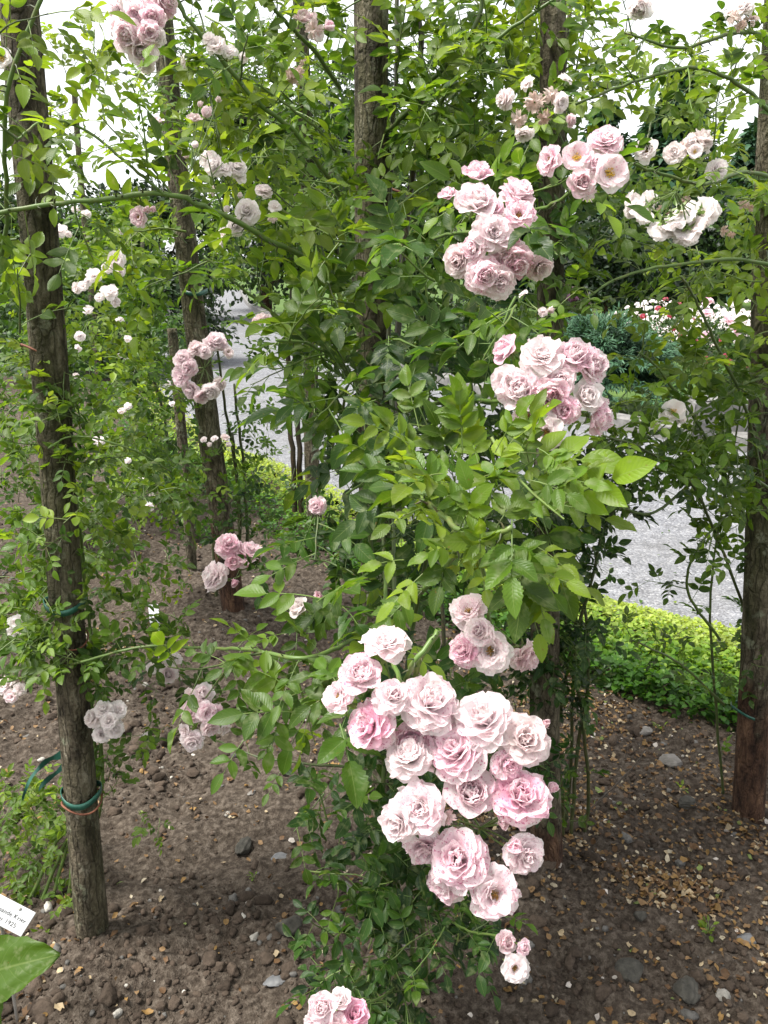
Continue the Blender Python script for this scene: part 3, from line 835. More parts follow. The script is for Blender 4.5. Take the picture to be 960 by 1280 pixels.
def litter():
    g = Geo()
    pts = np.concatenate([bed_pts(5200, lambda x, y: np.clip(.12 + 2.4 * np.clip(fbm(x * 2.5, y * 2.5, 2, 99), 0, 1) + .75 * np.exp(-((x - .85) ** 2 + (y - 2.1) ** 2) / .35), 0, 1)),
                          bed_pts(3000, lambda x, y: np.clip(.15 + 3 * fbm(x * 4, y * 4, 2, 123), 0.05, 1) * np.exp(-((x - .75) ** 2 / .2 + (y - 2.0) ** 2 / .5)))])
    zz = soil_h(pts[:, 0], pts[:, 1]) + .036
    pal = [((.36, .28, .17), 2.2), ((.19, .115, .052), 5), ((.12, .065, .028), 6), ((.44, .38, .27), 1.1), ((.52, .47, .42), .5), ((.22, .13, .042), 4), ((.17, .22, .06), .3)]
    pw = np.array([p[1] for p in pal]); pw = pw / pw.sum()
    u, v = np.meshgrid(np.linspace(-1, 1, 3), np.linspace(0, 1, 4))
    Fq = grid_faces(4, 3)
    for (x, y), z in zip(pts, zz):
        s = rng.uniform(.007, .017) * (1.5 if rng.random() < .12 else 1)
        wv = .5 * np.sin(np.pi * np.clip(v * .9 + .08, 0, 1)) ** .7 * rng.uniform(.5, 1.0)
        X = u * wv; Y = v - .5; X = X + rng.uniform(-.12, .12, u.shape); Y = Y + rng.uniform(-.10, .10, u.shape); Z = rng.uniform(-.1, .9) * u * u * wv + rng.uniform(-.7, .9) * (v - .5) ** 2 + rng.uniform(-.14, .14, u.shape)
        Q = Quaternion((0, 0, 1), rng.uniform(0, 6.28)) @ Quaternion((rng.normal(), rng.normal(), 0.01), rng.normal() * .5)
        M = np.array(Q.to_matrix())
        W = (np.stack([X, Y, Z], -1).reshape(-1, 3) * s) @ M.T + (x, y, z + s * .1)
        c = np.array(pal[rng.choice(len(pal), p=pw)][0]) * rng.uniform(.65, 1.15)
        g.add(W, Fq, (*np.minimum(c, .8), 1))
    return g.build('fallen_petals', MAT_FLAKE)
tag(litter(), 'dry brown and cream fallen petals littering the soil', 'petal litter', kind='stuff')

# a few stones one can pick out
def stone(px, py, size, flat, mat, label, rot=0.0):
    q = G(px, py, .03); q.z = hz(q.x, q.y) + .03
    r = np.random.default_rng(int(px * 7 + py))
    V = rock(IC4[0], r, 13, .05) * (1 + .05 * np.sin(IC4[0] @ r.normal(size=(3, 1)) * 9))
    V = V / np.abs(V).max(0) * np.array((1, r.uniform(.6, .85), flat)) * size
    ca, sa = math.cos(rot), math.sin(rot)
    V = np.stack([V[:, 0] * ca - V[:, 1] * sa, V[:, 0] * sa + V[:, 1] * ca, V[:, 2] + size * flat * .35], -1)
    me = mesh_np('stone', V, IC4[1].ravel(), np.full(len(IC4[1]), 3), mat)
    return tag(link('stone', me, None, q), label, 'stone', 'single stones lying on the rose bed')
stone(346, 1248, .030, .22, MAT_SLATE, 'flat pale grey slate chip below the fallen green tie', .3)
stone(350, 1086, .024, .25, MAT_SLATE, 'flat grey slate piece on bare soil right of the leftmost post', .1)
stone(315, 1000, .016, .4, MAT_PEBBLE, 'small pale pebble beyond the lone clod, high on the soil', .8)
stone(365, 1195, .035, .7, MAT_DSTONE, 'brown soil lump sitting beside the leafy rose pillar', .4)
stone(305, 1070, .036, .6, MAT_DSTONE, 'mossy dark lump on the soil midway between two posts', 1.2)
stone(785, 1236, .034, .65, MAT_DSTONE, 'mossy grey boulder on litter at the lower edge', .2)
stone(856, 1254, .036, .65, MAT_DSTONE, 'dark rough boulder at the bottom, right of a mossy one', 1.0)
stone(797, 1172, .018, .8, MAT_DSTONE, 'small dark rounded stone above the mossy boulder', .5)
stone(858, 1022, .030, .6, MAT_DSTONE, 'dark rounded stone left of the reddish right post', .5)
stone(805, 918, .036, .3, MAT_PEBBLE, 'flat light stone near the ground cover border', .6)
stone(932, 1180, .024, .35, MAT_SLATE, 'blue grey flat stone at the far right of the litter', .2)
stone(838, 965, .040, .45, MAT_PEBBLE, 'long grey brown stone lying behind the green seedling', 2.3)

# ------------------------------------------------------------------ wooden posts
def make_post(key, base, axis_px, r0, r1, label, peel=.0, ztop=3.0):
    """round bark-covered post; axis_px: a pixel its centre line passes at the top of the photograph"""
    Y = base.y; t = onY(axis_px[0], axis_px[1], Y)
    zb = hz(base.x, base.y) + .03
    ax = (t - base); ax = ax / max(ax.z, .01)
    r = np.random.default_rng(abs(hash(key)) % 1000 if False else sum(map(ord, key)))
    nr, ns = 70, 22
    z = np.linspace(-.12, ztop, nr)[:, None]; th = np.linspace(0, 2 * np.pi, ns + 1)[None, :-1]
    rad = r0 + (r1 - r0) * (z / ztop)
    rad = rad * (1 + .05 * np.sin(th * 2 + z * 1.7 + r.uniform(0, 6)) + .035 * np.sin(th * 3 - z * 4 + 1) + .05 * (vnoise(th * 3 + 0 * z, z * 9 + 0 * th, 3) - .5) + .04 * (vnoise(th * 6 + 0 * z, z * 35 + 0 * th, 8) - .5))
    bx = .010 * np.sin(z * 2.1 + r.uniform(0, 6)); by = .010 * np.sin(z * 1.6 + r.uniform(0, 6))
    X = ax.x * z + bx + rad * np.cos(th); Yy = by + rad * np.sin(th); Z = z + 0 * th
    V = np.stack([X, Yy, Z], -1)
    Fq = []
    for i in range(nr - 1):
        for k in range(ns): Fq.append((i * ns + k, i * ns + (k + 1) % ns, (i + 1) * ns + (k + 1) % ns, (i + 1) * ns + k))
    V = V.reshape(-1, 3); c = len(V)
    fl = [v for f in Fq for v in f]; lp = [4] * len(Fq)
    fl += [(nr - 1) * ns + k for k in range(ns)]; lp.append(ns)
    me = mesh_np('wooden_post', V, fl, lp, MAT_BARK)
    o = link('wooden_post', me, None, (base.x, base.y, 0))
    o.color = (peel, 0, 0, 1)
    POSTS[key] = (base, ax, r0, r1, ztop)
    return tag(o, label, 'post', 'bark covered posts carrying the roses')
make_post('p1', b1, (16, 0), .037, .027, 'nearest leaning brown bark post, at the left above the white name plate', .12)
make_post('p2', b2, (200, 0), .048, .040, 'leaning bark post behind three pink roses, left of the pale gravel', .55)
make_post('p3', b3, (214, 400), .027, .022, 'thin greenish post just left of a thicker leaning one', .0, 1.28)
make_post('p4', b4, (463, 0), .044, .034, 'upright central post with rusty wire, half hidden by the pillar rose', .0)
make_post('p5', b5, (690, 0), .040, .018, 'shaded dark post behind the largest pink rose cluster', .35)
make_post('p6', b6, (972, 300), .045, .034, 'reddish brown post with peeling foot at the right of the bed', .55)
make_post('p7', b7, (386, 350), .042, .036, 'distant pale trunk-like post beside paired dark canes near the gravel', .2)
make_post('p8', b8, (94, 120), .026, .02, 'far thin pole against the white sky', .0, 2.75)
def post_at(key, z):
    base, ax, r0, r1, zt = POSTS[key]; return base + ax * z, r0 + (r1 - r0) * z / zt

# ------------------------------------------------------------------ ties and wires on the posts
def ring_tie(key, z, rad, mat, label, name='plant_tie', band=0, tail=None, cat='plant tie'):
    c, r = post_at(key, z); g = Geo(); n = 28; rr = r * 1.08 + rad
    if band:
        V = []; Fq = []
        for i in range(n + 1):
            th = 2 * math.pi * i / n; k = 1 + .03 * math.sin(th * 3)
            for dz, dr in ((-band / 2, 0), (band / 2, .0), (band / 2, .0016), (-band / 2, .0016)):
                V.append((c.x + (rr * k + dr) * math.cos(th), c.y + (rr * k + dr) * math.sin(th), c.z + dz + .006 * math.sin(th * 2 + 1)))
        for i in range(n):
            for k in range(4): Fq.append((i * 4 + k, i * 4 + (k + 1) % 4, (i + 1) * 4 + (k + 1) % 4, (i + 1) * 4 + k))
        g.add(V, Fq, (.5, .5, .5, 1))
    else:
        g.tube([c + Vector((rr * math.cos(t), rr * math.sin(t), .008 * math.sin(t * 2))) for t in np.linspace(0, 6.283, n + 1)], rad, rad, 6)
    o = g.build(name, mat)
    for tl in (tail or ()):
        W = smooth_pts([P(*q) for q in tl], 6); g2 = Geo()
        if band:
            V = []
            for i, p in enumerate(W):
                p = p + Vector((0, 0, -.012 * math.sin(i * .35) - .00035 * i * i))
                q = (Vector((0, .25, 1)).normalized() + Vector((0, .5, 0)) * math.sin(i * .6)) * band * .5 * (1 + .3 * math.sin(i * .9)); V += [tuple(p - q), tuple(p + q)]
            n2 = len(V); V = V + [(x, y + .0012, z) for x, y, z in V]
            F1 = grid_faces(n2 // 2, 2); E = [(0, 1, n2 + 1, n2), (n2 - 2, n2 - 1, 2 * n2 - 1, 2 * n2 - 2)]
            g2.add(V, np.concatenate([F1, F1[:, ::-1] + n2, np.array(E)]), (.5, .5, .5, 1))
        else: g2.tube(W, rad, rad, 6)
        g2.build('loose_end', mat, o)
    return tag(o, label, cat, 'ties and wires on the posts')

def z_on(key, py):
    base, ax, *_ = POSTS[key]
    return min(np.linspace(0, 2.6, 261), key=lambda z: abs(onpix(base + ax * z)[1] - py))
def onpix(p):
    q = p - CAMP; d = cp * q.y - sp * q.z; yc = sp * q.y + cp * q.z
    return 480 + q.x / d * F, 640 - yc / d * F
ring_tie('p1', z_on('p1', 992), .002, MAT_TIE, 'green strip tie with loose tails round the leftmost post near its foot', band=.014,
         tail=[[(82, 940, 2.0), (62, 938, 1.97), (42, 946, 1.95), (20, 946, 1.93)], [(84, 950, 2.0), (66, 958, 1.97), (46, 968, 1.96)]])
ring_tie('p1', z_on('p1', 1000), .0022, MAT_RUST, 'reddish wire just below the green tie on the leftmost post', 'wire_loop')
ring_tie('p1', z_on('p1', 752), .002, MAT_TIE, 'dark blue green tie halfway up the leftmost post', band=.012)
ring_tie('p1', z_on('p1', 433), .0022, MAT_RUST, 'rusty wire loop high on the leftmost post', 'wire_loop')
ring_tie('p1', z_on('p1', 801), .0018, MAT_RUST, 'rusty wire among leaves below the blue green tie', 'wire_loop')
ring_tie('p4', z_on('p4', 226), .003, MAT_RUST, 'rusty wire round the central post with an end poking right', 'wire_loop', tail=[[(470, 228, 1.92), (500, 240, 1.90), (535, 248, 1.88)]])
ring_tie('p2', z_on('p2', 365), .002, MAT_TIE, 'green tie high on the leaning post left of the gravel', band=.016)
ring_tie('p6', z_on('p6', 884), .003, MAT_TIE, 'dark tie round the lower part of the right post', band=.008)
g = Geo()
W = smooth_pts([P(392, 1215, 1.62), P(412, 1208, 1.60), P(440, 1196, 1.58)], 6); V = []
for i, p in enumerate(W):
    o = Vector((0, -.5, .8)).normalized() * .008; V += [tuple(p - o), tuple(p + o)]
g.add(V, grid_faces(len(W), 2), (.5, .5, .5, 1)); g.add(np.array(V) - (0, 0, .0012), grid_faces(len(W), 2), (.5, .5, .5, 1))
tag(g.build('plant_tie', MAT_TIE), 'loose green strip tie on the pillar rose, close to the soil', 'plant tie', 'ties and wires on the posts')

# ------------------------------------------------------------------ name plate, tag, broad leaf
def name_plate():
    c = P(20, 1150, 1.66)          # centre of the seen corner
    base = Vector((c.x - .03, c.y + .03, hz(c.x, c.y + .03)))
    root = empty('name_plate', base, 'white engraved plant name plate half cut off at the lower left', 'plant label')
    W_, H_ = .105, .047
    f = (CAMP - c).normalized(); f = (f + Vector((.0, 0, .25))).normalized()
    rt = Vector((0, 0, 1)).cross(f).normalized(); rt = -rt if rt.x < 0 else rt
    up = f.cross(rt); up = -up if up.z < 0 else up
    a = math.radians(-44); r2 = rt * math.cos(a) + up * math.sin(a); u2 = -rt * math.sin(a) + up * math.cos(a)
    tr = P(45, 1141, 1.66)          # upper right corner in the photograph
    ctr = tr - r2 * W_ / 2 - u2 * H_ / 2
    g = Geo()
    import bmesh
    bm = bmesh.new(); bmesh.ops.create_cube(bm, size=1)
    bmesh.ops.scale(bm, vec=(W_, H_, .003), verts=bm.verts); bmesh.ops.bevel(bm, geom=list(bm.edges), offset=.0009, segments=2, affect='EDGES')
    me = bpy.data.meshes.new('plate'); bm.to_mesh(me); bm.free(); me.materials.append(MAT_PLATE)
    M = Matrix((r2, u2, r2.cross(u2))).transposed().to_4x4(); M.translation = ctr - base
    o = link('plate', me, root); o.matrix_basis = M
    for txt, yy, sz in (('Fernande Krier', .002, .0092), ('Walter 1925', -.0120, .0092)):
        cu = bpy.data.curves.new('lettering', 'FONT'); cu.body = txt; cu.size = sz * 1.25; cu.align_x = 'RIGHT'; cu.extrude = .0002; cu.space_character = 1.06
        cu.materials.append(MAT_INK)
        tf = bpy.data.objects.new('lettering', cu); C.objects.link(tf); bpy.context.view_layer.update()
        lm = bpy.data.meshes.new_from_object(tf.evaluated_get(bpy.context.evaluated_depsgraph_get())); bpy.data.objects.remove(tf)
        t = bpy.data.objects.new('lettering', lm); C.objects.link(t); t.parent = o
        t.location = (W_ / 2 - (.007 if yy > 0 else .019), yy - .004, .0019)
    g2 = Geo(); g2.tube([(W_ / 2 - .031, .0165, .0012), (W_ / 2 - .031, .0165, .0022), (W_ / 2 - .031, .0165, .0036)], .0035, .0028, 10)
    g2.build('rivet', MAT_METAL, o)
    g3 = Geo(); b = ctr - base - u2 * H_ * .3
    g3.tube([b - r2.cross(u2) * .004, Vector((b.x - .01, b.y + .02, b.z * .5)), Vector((b.x - .015, b.y + .03, -.08))], .003, .003, 8)
    g3.build('stake', MAT_METAL, root)
name_plate()
def small_tag():
    c = G(197, 812); g = Geo(); z = hz(c.x, c.y) + .03
    base = Vector((c.x, c.y, z))
    for x0, x1, z0, z1 in ((-.020, -.008, -.03, .10), (.006, .020, -.03, .07), (-.020, .020, .07, .115)):
        V = [(x0, 0, z0), (x1, 0, z0), (x1 - .006, .03, z1), (x0 - .006, .03, z1)]
        g.add(V, [(0, 1, 2, 3)], (.5, .5, .5, 1)); g.add(np.array(V) + (0, .003, 0), [(3, 2, 1, 0)], (.5, .5, .5, 1))
    o = g.build('plant_tag', MAT_PLATE, smooth=False, loc=base); o.rotation_euler = (0, 0, .2)
    tag(o, 'small white plastic plant tag stuck in the soil between the left posts', 'plant label')
small_tag()
def broad_weed():
    base = G(-25, 1262); base.z = hz(base.x, base.y) + .03
    root = empty('broadleaf_weed', base, 'big heart shaped green leaf of a weed below the name plate', 'weed')
    def bigleaf(tip, stalk, wid, up, age):
        p, q = stalk, tip; d = q - p; L = d.length; y = d.normalized(); z = (up - y * up.dot(y)).normalized(); x = y.cross(z)
        nv, nu = 16, 12; v, u = np.meshgrid(np.linspace(0, 1, nv + 1), np.linspace(-1, 1, nu + 1), indexing='ij')
        w_ = wid * np.sin(np.pi * np.clip(v, 0, 1) ** .62) ** .65 * (1 + .05 * np.sin(v * 30)) + .002
        X = u * w_; Y = v * L - .25 * wid * np.abs(u) ** 2 * (1 - v) ; Z = .18 * np.abs(X) - .10 * L * v ** 2 + .006 * np.sin(u * 7 + v * 9) * np.abs(u)
        V = np.array(p)[None, None] + X[..., None] * np.array(x) + Y[..., None] * np.array(y) + Z[..., None] * np.array(z)
        g = Geo(); g.add(V.reshape(-1, 3), grid_faces(nv + 1, nu + 1), (.5, age, .5, 1), np.stack([(u + 1) / 2, v], -1).reshape(-1, 2))
        g.build('leaf', MAT_LEAF, root, base)
        g = Geo(); g.tube(smooth_pts([base - Vector((0, 0, .03)), (base + p) / 2 + Vector((0, 0, .02)), p], 6), .003, .002, 6, (.5, .8, .5, 1)); g.build('stalk', MAT_STEM, root, base)
    up = (CAMP - P(0, 1200, 1.45)).normalized() + Vector((0, 0, .2))
    bigleaf(P(66, 1193, 1.44), P(-38, 1222, 1.48), .052, up, .5)
    bigleaf(P(-60, 1150, 1.5), P(-45, 1210, 1.5), .05, up, .4)
    bigleaf(P(-20, 1330, 1.42), P(-45, 1240, 1.46), .05, up, .45)
broad_weed()

# ------------------------------------------------------------------ ground cover along the path
def cover():
    L = Leaves(); n = 34000
    ti = rng.uniform(0, len(NE) - 1.001, n * 3); i = ti.astype(int); f = ti - i
    A = np.array([(p.x, p.y) for p in NE]); p = A[i] + (A[i + 1] - A[i]) * f[:, None]
    t = A[i + 1] - A[i]; t /= np.linalg.norm(t, axis=1, keepdims=True); nr = np.stack([-t[:, 1], t[:, 0]], -1) * _sx
    wd = rng.uniform(-.04, .80, n * 3); q = p + nr * wd[:, None]
    wig = .78 + .10 * (vnoise(q[:, 0] * 3, q[:, 1] * 3, 4) - .5) * 2 - .75 * np.clip((q[:, 1] - 6.8) * .1, 0, .4)
    ok = (wd < wig) & (q[:, 1] > 2.0) & (q[:, 1] < 11)
    pr = np.clip(5.0 / np.maximum(q[:, 1], 1), .3, 1) ; ok &= rng.random(len(q)) < pr
    q, wd, wig = q[ok][:n], wd[ok][:n], wig[ok][:n]; n = len(q)
    e = np.clip(wd / wig, 0, 1)
    top = .035 + .105 * np.clip((e + .03) * 9, 0, 1) * np.clip((1.06 - e) * 6, 0, 1) * (.62 + .38 * e) * (.7 + .6 * vnoise(q[:, 0] * 5, q[:, 1] * 5, 9))
    z = top * rng.random(n) ** .5
    nm = rng.normal(size=(n, 3)) * .38 + (0, -.12, 1); dr = rng.normal(size=(n, 3)) * (1, 1, .3)
    pos = np.stack([q[:, 0], q[:, 1], z + .01], -1)
    sz = rng.uniform(.016, .031, n) * np.where(e > .45, 1.1, .85)
    age = np.clip(1.32 - 1.08 * e + rng.normal(size=n) * .13, 0, 1)     # sunlit path side and shaded bed side painted into the leaf colour
    L.bulk('r', pos, dr, nm, sz, rng.random(n), age)
    return L.build('ground_cover', MAT_COVER)
tag(cover(), 'low yellow green ground cover edging the gravel path', 'ground cover', kind='stuff')

def path_leaves():
    L = Leaves(); n = 420; i = rng.integers(4, len(NE) - 6, n); f = rng.random(n)
    A_ = np.array([(p.x, p.y) for p in NE]); B_ = np.array([(p.x, p.y) for p in FE])
    q = (A_[i] + (A_[i + 1] - A_[i]) * rng.random((n, 1))); q = q + (B_[i] - A_[i]) * (f ** 2.2)[:, None] * .9
    pos = np.stack([q[:, 0], q[:, 1], np.full(n, .002)], -1)
    L.bulk('m', pos, rng.normal(size=(n, 3)) * (1, 1, .05), rng.normal(size=(n, 3)) * .25 + (0, 0, 1), rng.uniform(.018, .04, n), rng.random(n), rng.uniform(.2, 1, n))
    return L.build('fallen_leaves', MAT_LEAF_LO)
tag(path_leaves(), 'stray fallen leaves on the grey gravel path', 'fallen leaves', kind='stuff')
# seedlings
def seedling(px, py, n, size, label, age=.7):
    b = G(px, py, .03); b.z = hz(b.x, b.y) + .03
    root = empty('seedling', b, label, 'weed', 'green seedlings on the bare soil'); L = Leaves(); T = Geo()
    for i in range(n):
        a = random.uniform(0, 6.28); d = Vector((math.cos(a), math.sin(a), random.uniform(.4, 1.3))).normalized()
        q = b + d * random.uniform(.3, 1) * size * 1.2; T.tube([b - UP * .01, b.lerp(q, .5) + UP * size * .15, q], .0008, .0006, 4, (.5, .8, .5, 1))
        L.add('m', q, d * .7 + rvec() * .3, UP + rvec() * .3, size * random.uniform(.6, 1), random.random(), age + random.uniform(-.1, .1))
    L.build('leaves', MAT_LEAF, root, b); T.build('stems', MAT_STEM, root, b)
seedling(884, 1180, 16, .022, 'green seedling with several leaves right of the bottom boulders')
seedling(850, 1003, 7, .018, 'pale little seedling left of the red footed post', .85)
seedling(826, 912, 9, .02, 'small bright seedling close to the ground cover edge', .8)
seedling(735, 970, 6, .015, 'tiny seedling beside the hanging canes', .6)
seedling(318, 1115, 6, .012, 'tiny weed on bare soil right of the leftmost post', .6)

# ------------------------------------------------------------------ ROSES
def ground_at(px, py):
    b = G(px, py, .03); b.z = hz(b.x, b.y) + .03; return b
# --- the pillar rose on the central post, with the big blush clusters
A = Rose(ground_at(505, 1262), 'big climbing rose with large blush pink clusters covering the central post')
ba = A.base
def acane(pts, *a, **k): return A.cane(pts, *a, **k)
# canes rising from the foot
for dx, dep, top in ((-10, 1.62, (470, 520, 1.80)), (14, 1.66, (492, 430, 1.80)), (-26, 1.58, (448, 560, 1.60)), (30, 1.60, (545, 640, 1.35))):
    acane([(505 + dx, 1258, 1.83), (500 + dx * .8, 1100, 1.70), (492 + dx * .5, 900, 1.66), ((492 + top[0]) / 2, (900 + top[1]) / 2, 1.70), top], .0055, .004, .42, leaves=8, size=.032, age=(.05, .3), span=(.1, .9))
# old dark stems beside the central post, above
acane([(500, 640, 1.75), (497, 420, 1.80), (512, 250, 1.80), (527, 120, 1.78), (520, -60, 1.75)], .008, .006, .05, leaves=8, size=.032, age=(.2, .5))
acane([(492, 560, 1.78), (486, 400, 1.82), (489, 200, 1.82), (497, 60, 1.82), (490, -80, 1.8)], .005, .005, .2, leaves=8, size=.032, age=(.2, .5))
acane([(520, 250, 1.78), (540, 160, 1.70), (575, 90, 1.62), (640, 35, 1.55), (720, -20, 1.5)], .0045, .003, .6, leaves=14, size=.034, age=(.35, .75), shoots=3)
acane([(466, 178, 1.83), (500, 150, 1.75), (540, 100, 1.68), (590, 40, 1.62), (610, -30, 1.58)], .0055, .004, .45, leaves=10, size=.033, age=(.35, .7), shoots=3)
# long green canes arching to the left
acane([(440, 362, 1.80), (405, 335, 1.55), (330, 297, 1.38), (265, 262, 1.28), (205, 243, 1.24), (110, 250, 1.22), (0, 266, 1.20), (-60, 275, 1.2)], .0052, .003, .72, leaves=17, size=.036, age=(.4, .8), shoots=5)
acane([(436, 262, 1.80), (405, 215, 1.6), (368, 165, 1.48), (320, 125, 1.40), (270, 65, 1.34), (232, 20, 1.30), (200, -40, 1.28)], .0048, .003, .70, leaves=14, size=.034, age=(.4, .8), shoots=5)
acane([(432, 208, 1.80), (405, 170, 1.62), (370, 140, 1.52), (300, 95, 1.45), (245, 110, 1.42)], .003, .002, .75, leaves=8, size=.033, age=(.45, .8), shoots=3)
acane([(425, 110, 1.75), (390, 60, 1.6), (350, 20, 1.5), (320, -30, 1.46)], .0045, .003, .62, leaves=9, size=.034, age=(.45, .8), shoots=4)
acane([(205, 243, 1.24), (160, 205, 1.20), (110, 165, 1.18), (60, 150, 1.15), (20, 175, 1.12)], .0026, .0015, .75, leaves=7, size=.034, age=(.5, .85), shoots=2)
acane([(446, 480, 1.75), (400, 430, 1.6), (340, 390, 1.55), (290, 350, 1.5), (255, 320, 1.48)], .0032, .002, .68, leaves=8, size=.032, age=(.4, .7), shoots=3)
acane([(455, 480, 1.70), (420, 450, 1.45), (385, 430, 1.32), (345, 425, 1.25)], .0032, .002, .68, leaves=7, size=.034, age=(.4, .75), shoots=2)
acane([(250, 810, 1.62), (180, 808, 1.6), (100, 828, 1.62), (10, 852, 1.66)], .003, .0022, .6, leaves=10, size=.028, age=(.4, .7), shoots=3, part=True)
acane([(500, 760, 1.55), (440, 800, 1.3), (380, 822, 1.18), (310, 812, 1.3), (250, 810, 1.62)], .0035, .003, .65, leaves=8, size=.036, age=(.45, .75), shoots=3)
# hero spray reaching towards the camera
acane([(486, 640, 1.70), (492, 585, 1.25), (505, 600, 1.02), (548, 640, .86), (590, 670, .80), (640, 660, .77)], .0042, .0026, .80, leaves=0)
acane([(470, 760, 1.55), (500, 760, 1.2), (530, 735, .95), (562, 700, .84), (575, 675, .80)], .0040, .0026, .72)
acane([(488, 690, 1.6), (480, 770, 1.2), (500, 850, .92), (515, 832, .80), (548, 788, .80)], .0032, .0024, .72)
H = .78
for (a, b, n, ag) in [
    ((672, 560, .80), (728, 585, .76), 7, 0.62), ((660, 600, .78), (752, 612, .74), 7, 0.57), ((640, 650, .78), (640, 775, .72), 7, 0.53),
    ((636, 680, .77), (700, 690, .74), 5, 0.58), ((655, 690, .80), (648, 800, .74), 5, 0.52), ((600, 660, .80), (575, 565, .78), 7, 0.60),
    ((590, 640, .80), (535, 590, .78), 7, 0.57), ((575, 660, .80), (605, 585, .76), 5, 0.67), ((570, 680, .80), (505, 690, .78), 5, 0.62),
    ((560, 690, .80), (540, 770, .78), 5, 0.47), ((620, 660, .78), (660, 585, .80), 5, 0.64), ((620, 690, .78), (560, 640, .74), 5, 0.71),
    ((600, 690, .76), (600, 640, .72), 5, 0.67), ((560, 620, .82), (500, 545, .84), 5, 0.52), ((530, 620, .86), (455, 575, .88), 5, 0.39),
    ((500, 600, .95), (420, 560, .95), 7, 0.40), ((500, 610, .95), (400, 660, .95), 7, 0.35), ((505, 700, .90), (440, 700, .88), 3, 0.73),
    ((520, 740, .90), (455, 790, .86), 5, 0.50), ((548, 640, .86), (555, 545, .86), 7, 0.53), ((600, 610, .80), (640, 560, .82), 5, 0.57),
    ((440, 830, 1.0), (350, 840, .98), 7, 0.52), ((430, 860, .98), (345, 900, .96), 5, 0.47), ((440, 880, .92), (410, 930, .86), 3, 0.43),
    ((425, 905, .88), (452, 990, .80), 3, 0.41), ((425, 860, .95), (390, 800, .98), 5, 0.50), ((700, 600, .79), (770, 600, .77), 3, 0.64),
    ((486, 420, 1.05), (484, 470, 1.0), 5, 0.15), ((470, 500, 1.05), (420, 510, 1.0), 5, 0.20), ((500, 520, 1.0), (455, 560, .95), 5, 0.25),
    ((560, 480, 1.05), (600, 520, 1.0), 5, 0.20), ((545, 390, 1.1), (500, 350, 1.05), 5, 0.30), ((520, 300, 1.1), (480, 310, 1.0), 5, 0.30),
    ((700, 320, 1.0), (670, 270, .92), 3, 0.30), ((720, 300, 1.0), (700, 270, .92), 5, 0.30), ((655, 280, .98), (690, 300, .9), 3, 0.28),
]:
    A.leaf_px(a, b, n, ag)
for i in range(50):
    t = random.random(); px = 500 + 190 * random.random(); py = 535 + 175 * random.random() + max(0, px - 600) * .45; py = min(py, 715)
    dp = random.uniform(.80, .95); p_ = P(px, py, dp)
    d_ = (p_ - P(600, 650, .92)).normalized() + rvec() * .5
    A.compound(p_, d_, (CAMP - p_).normalized() * .55 + UP * .7 + rvec() * .3, random.uniform(.021, .029), random.choice((5, 7, 7)), random.uniform(.45, .9), 'h')
# leafy mass round the post
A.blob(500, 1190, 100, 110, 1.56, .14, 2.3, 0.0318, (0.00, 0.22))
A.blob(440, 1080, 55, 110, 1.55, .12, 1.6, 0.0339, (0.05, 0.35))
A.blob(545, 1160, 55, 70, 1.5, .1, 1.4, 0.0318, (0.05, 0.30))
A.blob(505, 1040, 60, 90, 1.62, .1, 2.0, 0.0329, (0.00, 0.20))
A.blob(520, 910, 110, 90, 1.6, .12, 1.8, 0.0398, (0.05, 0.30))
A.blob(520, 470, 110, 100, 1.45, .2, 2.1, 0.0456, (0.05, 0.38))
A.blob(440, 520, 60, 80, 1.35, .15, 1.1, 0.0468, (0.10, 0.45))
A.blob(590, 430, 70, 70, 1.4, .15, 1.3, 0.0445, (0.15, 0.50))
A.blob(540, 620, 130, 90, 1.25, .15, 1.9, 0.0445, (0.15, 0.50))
A.blob(430, 480, 70, 70, 1.5, .15, 1.8, .038, (.05, .4))
A.blob(490, 560, 60, 60, 1.45, .15, 1.5, .038, (.05, .35))
A.blob(440, 690, 70, 90, 1.4, .2, 1.6, 0.0398, (0.15, 0.50))
A.blob(400, 760, 60, 60, 1.5, .2, .9, 0.0339, (0.20, 0.50))
A.blob(640, 620, 70, 70, 1.0, .1, 1.1, 0.0445, (0.30, 0.65))
A.blob(540, 190, 90, 170, 1.65, .2, 1.9, 0.0421, (0.24, 0.72))
A.blob(560, 330, 60, 80, 1.45, .2, 1.2, 0.0445, (0.32, 0.62))
A.blob(610, 60, 110, 90, 1.75, .25, 2.3, 0.0398, (0.52, 0.97))
A.blob(410, 60, 90, 80, 1.6, .25, 1.9, 0.0398, (0.52, 0.97))
A.blob(300, 40, 80, 60, 1.5, .2, 1.3, 0.0350, (0.57, 0.97))
A.blob(360, 200, 100, 100, 1.55, .2, 1.8, 0.0398, (0.47, 0.92))
A.blob(400, 330, 80, 100, 1.5, .2, 1.6, 0.0398, (0.37, 0.77))
A.blob(260, 190, 80, 80, 1.45, .2, .9, 0.0350, (0.52, 0.92))
A.blob(250, 290, 80, 40, 1.35, .15, 1.1, 0.0398, (0.52, 0.92))
A.blob(370, 470, 70, 50, 1.6, .2, .7, 0.0339, (0.30, 0.60))
A.blob(360, 850, 80, 40, 1.3, .15, .8, 0.0398, (0.30, 0.60))
A.blob(630, 240, 70, 70, 1.35, .15, 1.3, 0.0433, (0.32, 0.72))
A.blob(670, 110, 60, 60, 1.55, .2, 1.1, 0.0398, (0.52, 0.92))
A.blob(400, 1000, 40, 40, 1.5, .1, .5, 0.0339, (0.20, 0.40))
A.blob(620, 400, 60, 40, 1.2, .1, .7, 0.0421, (0.30, 0.60))
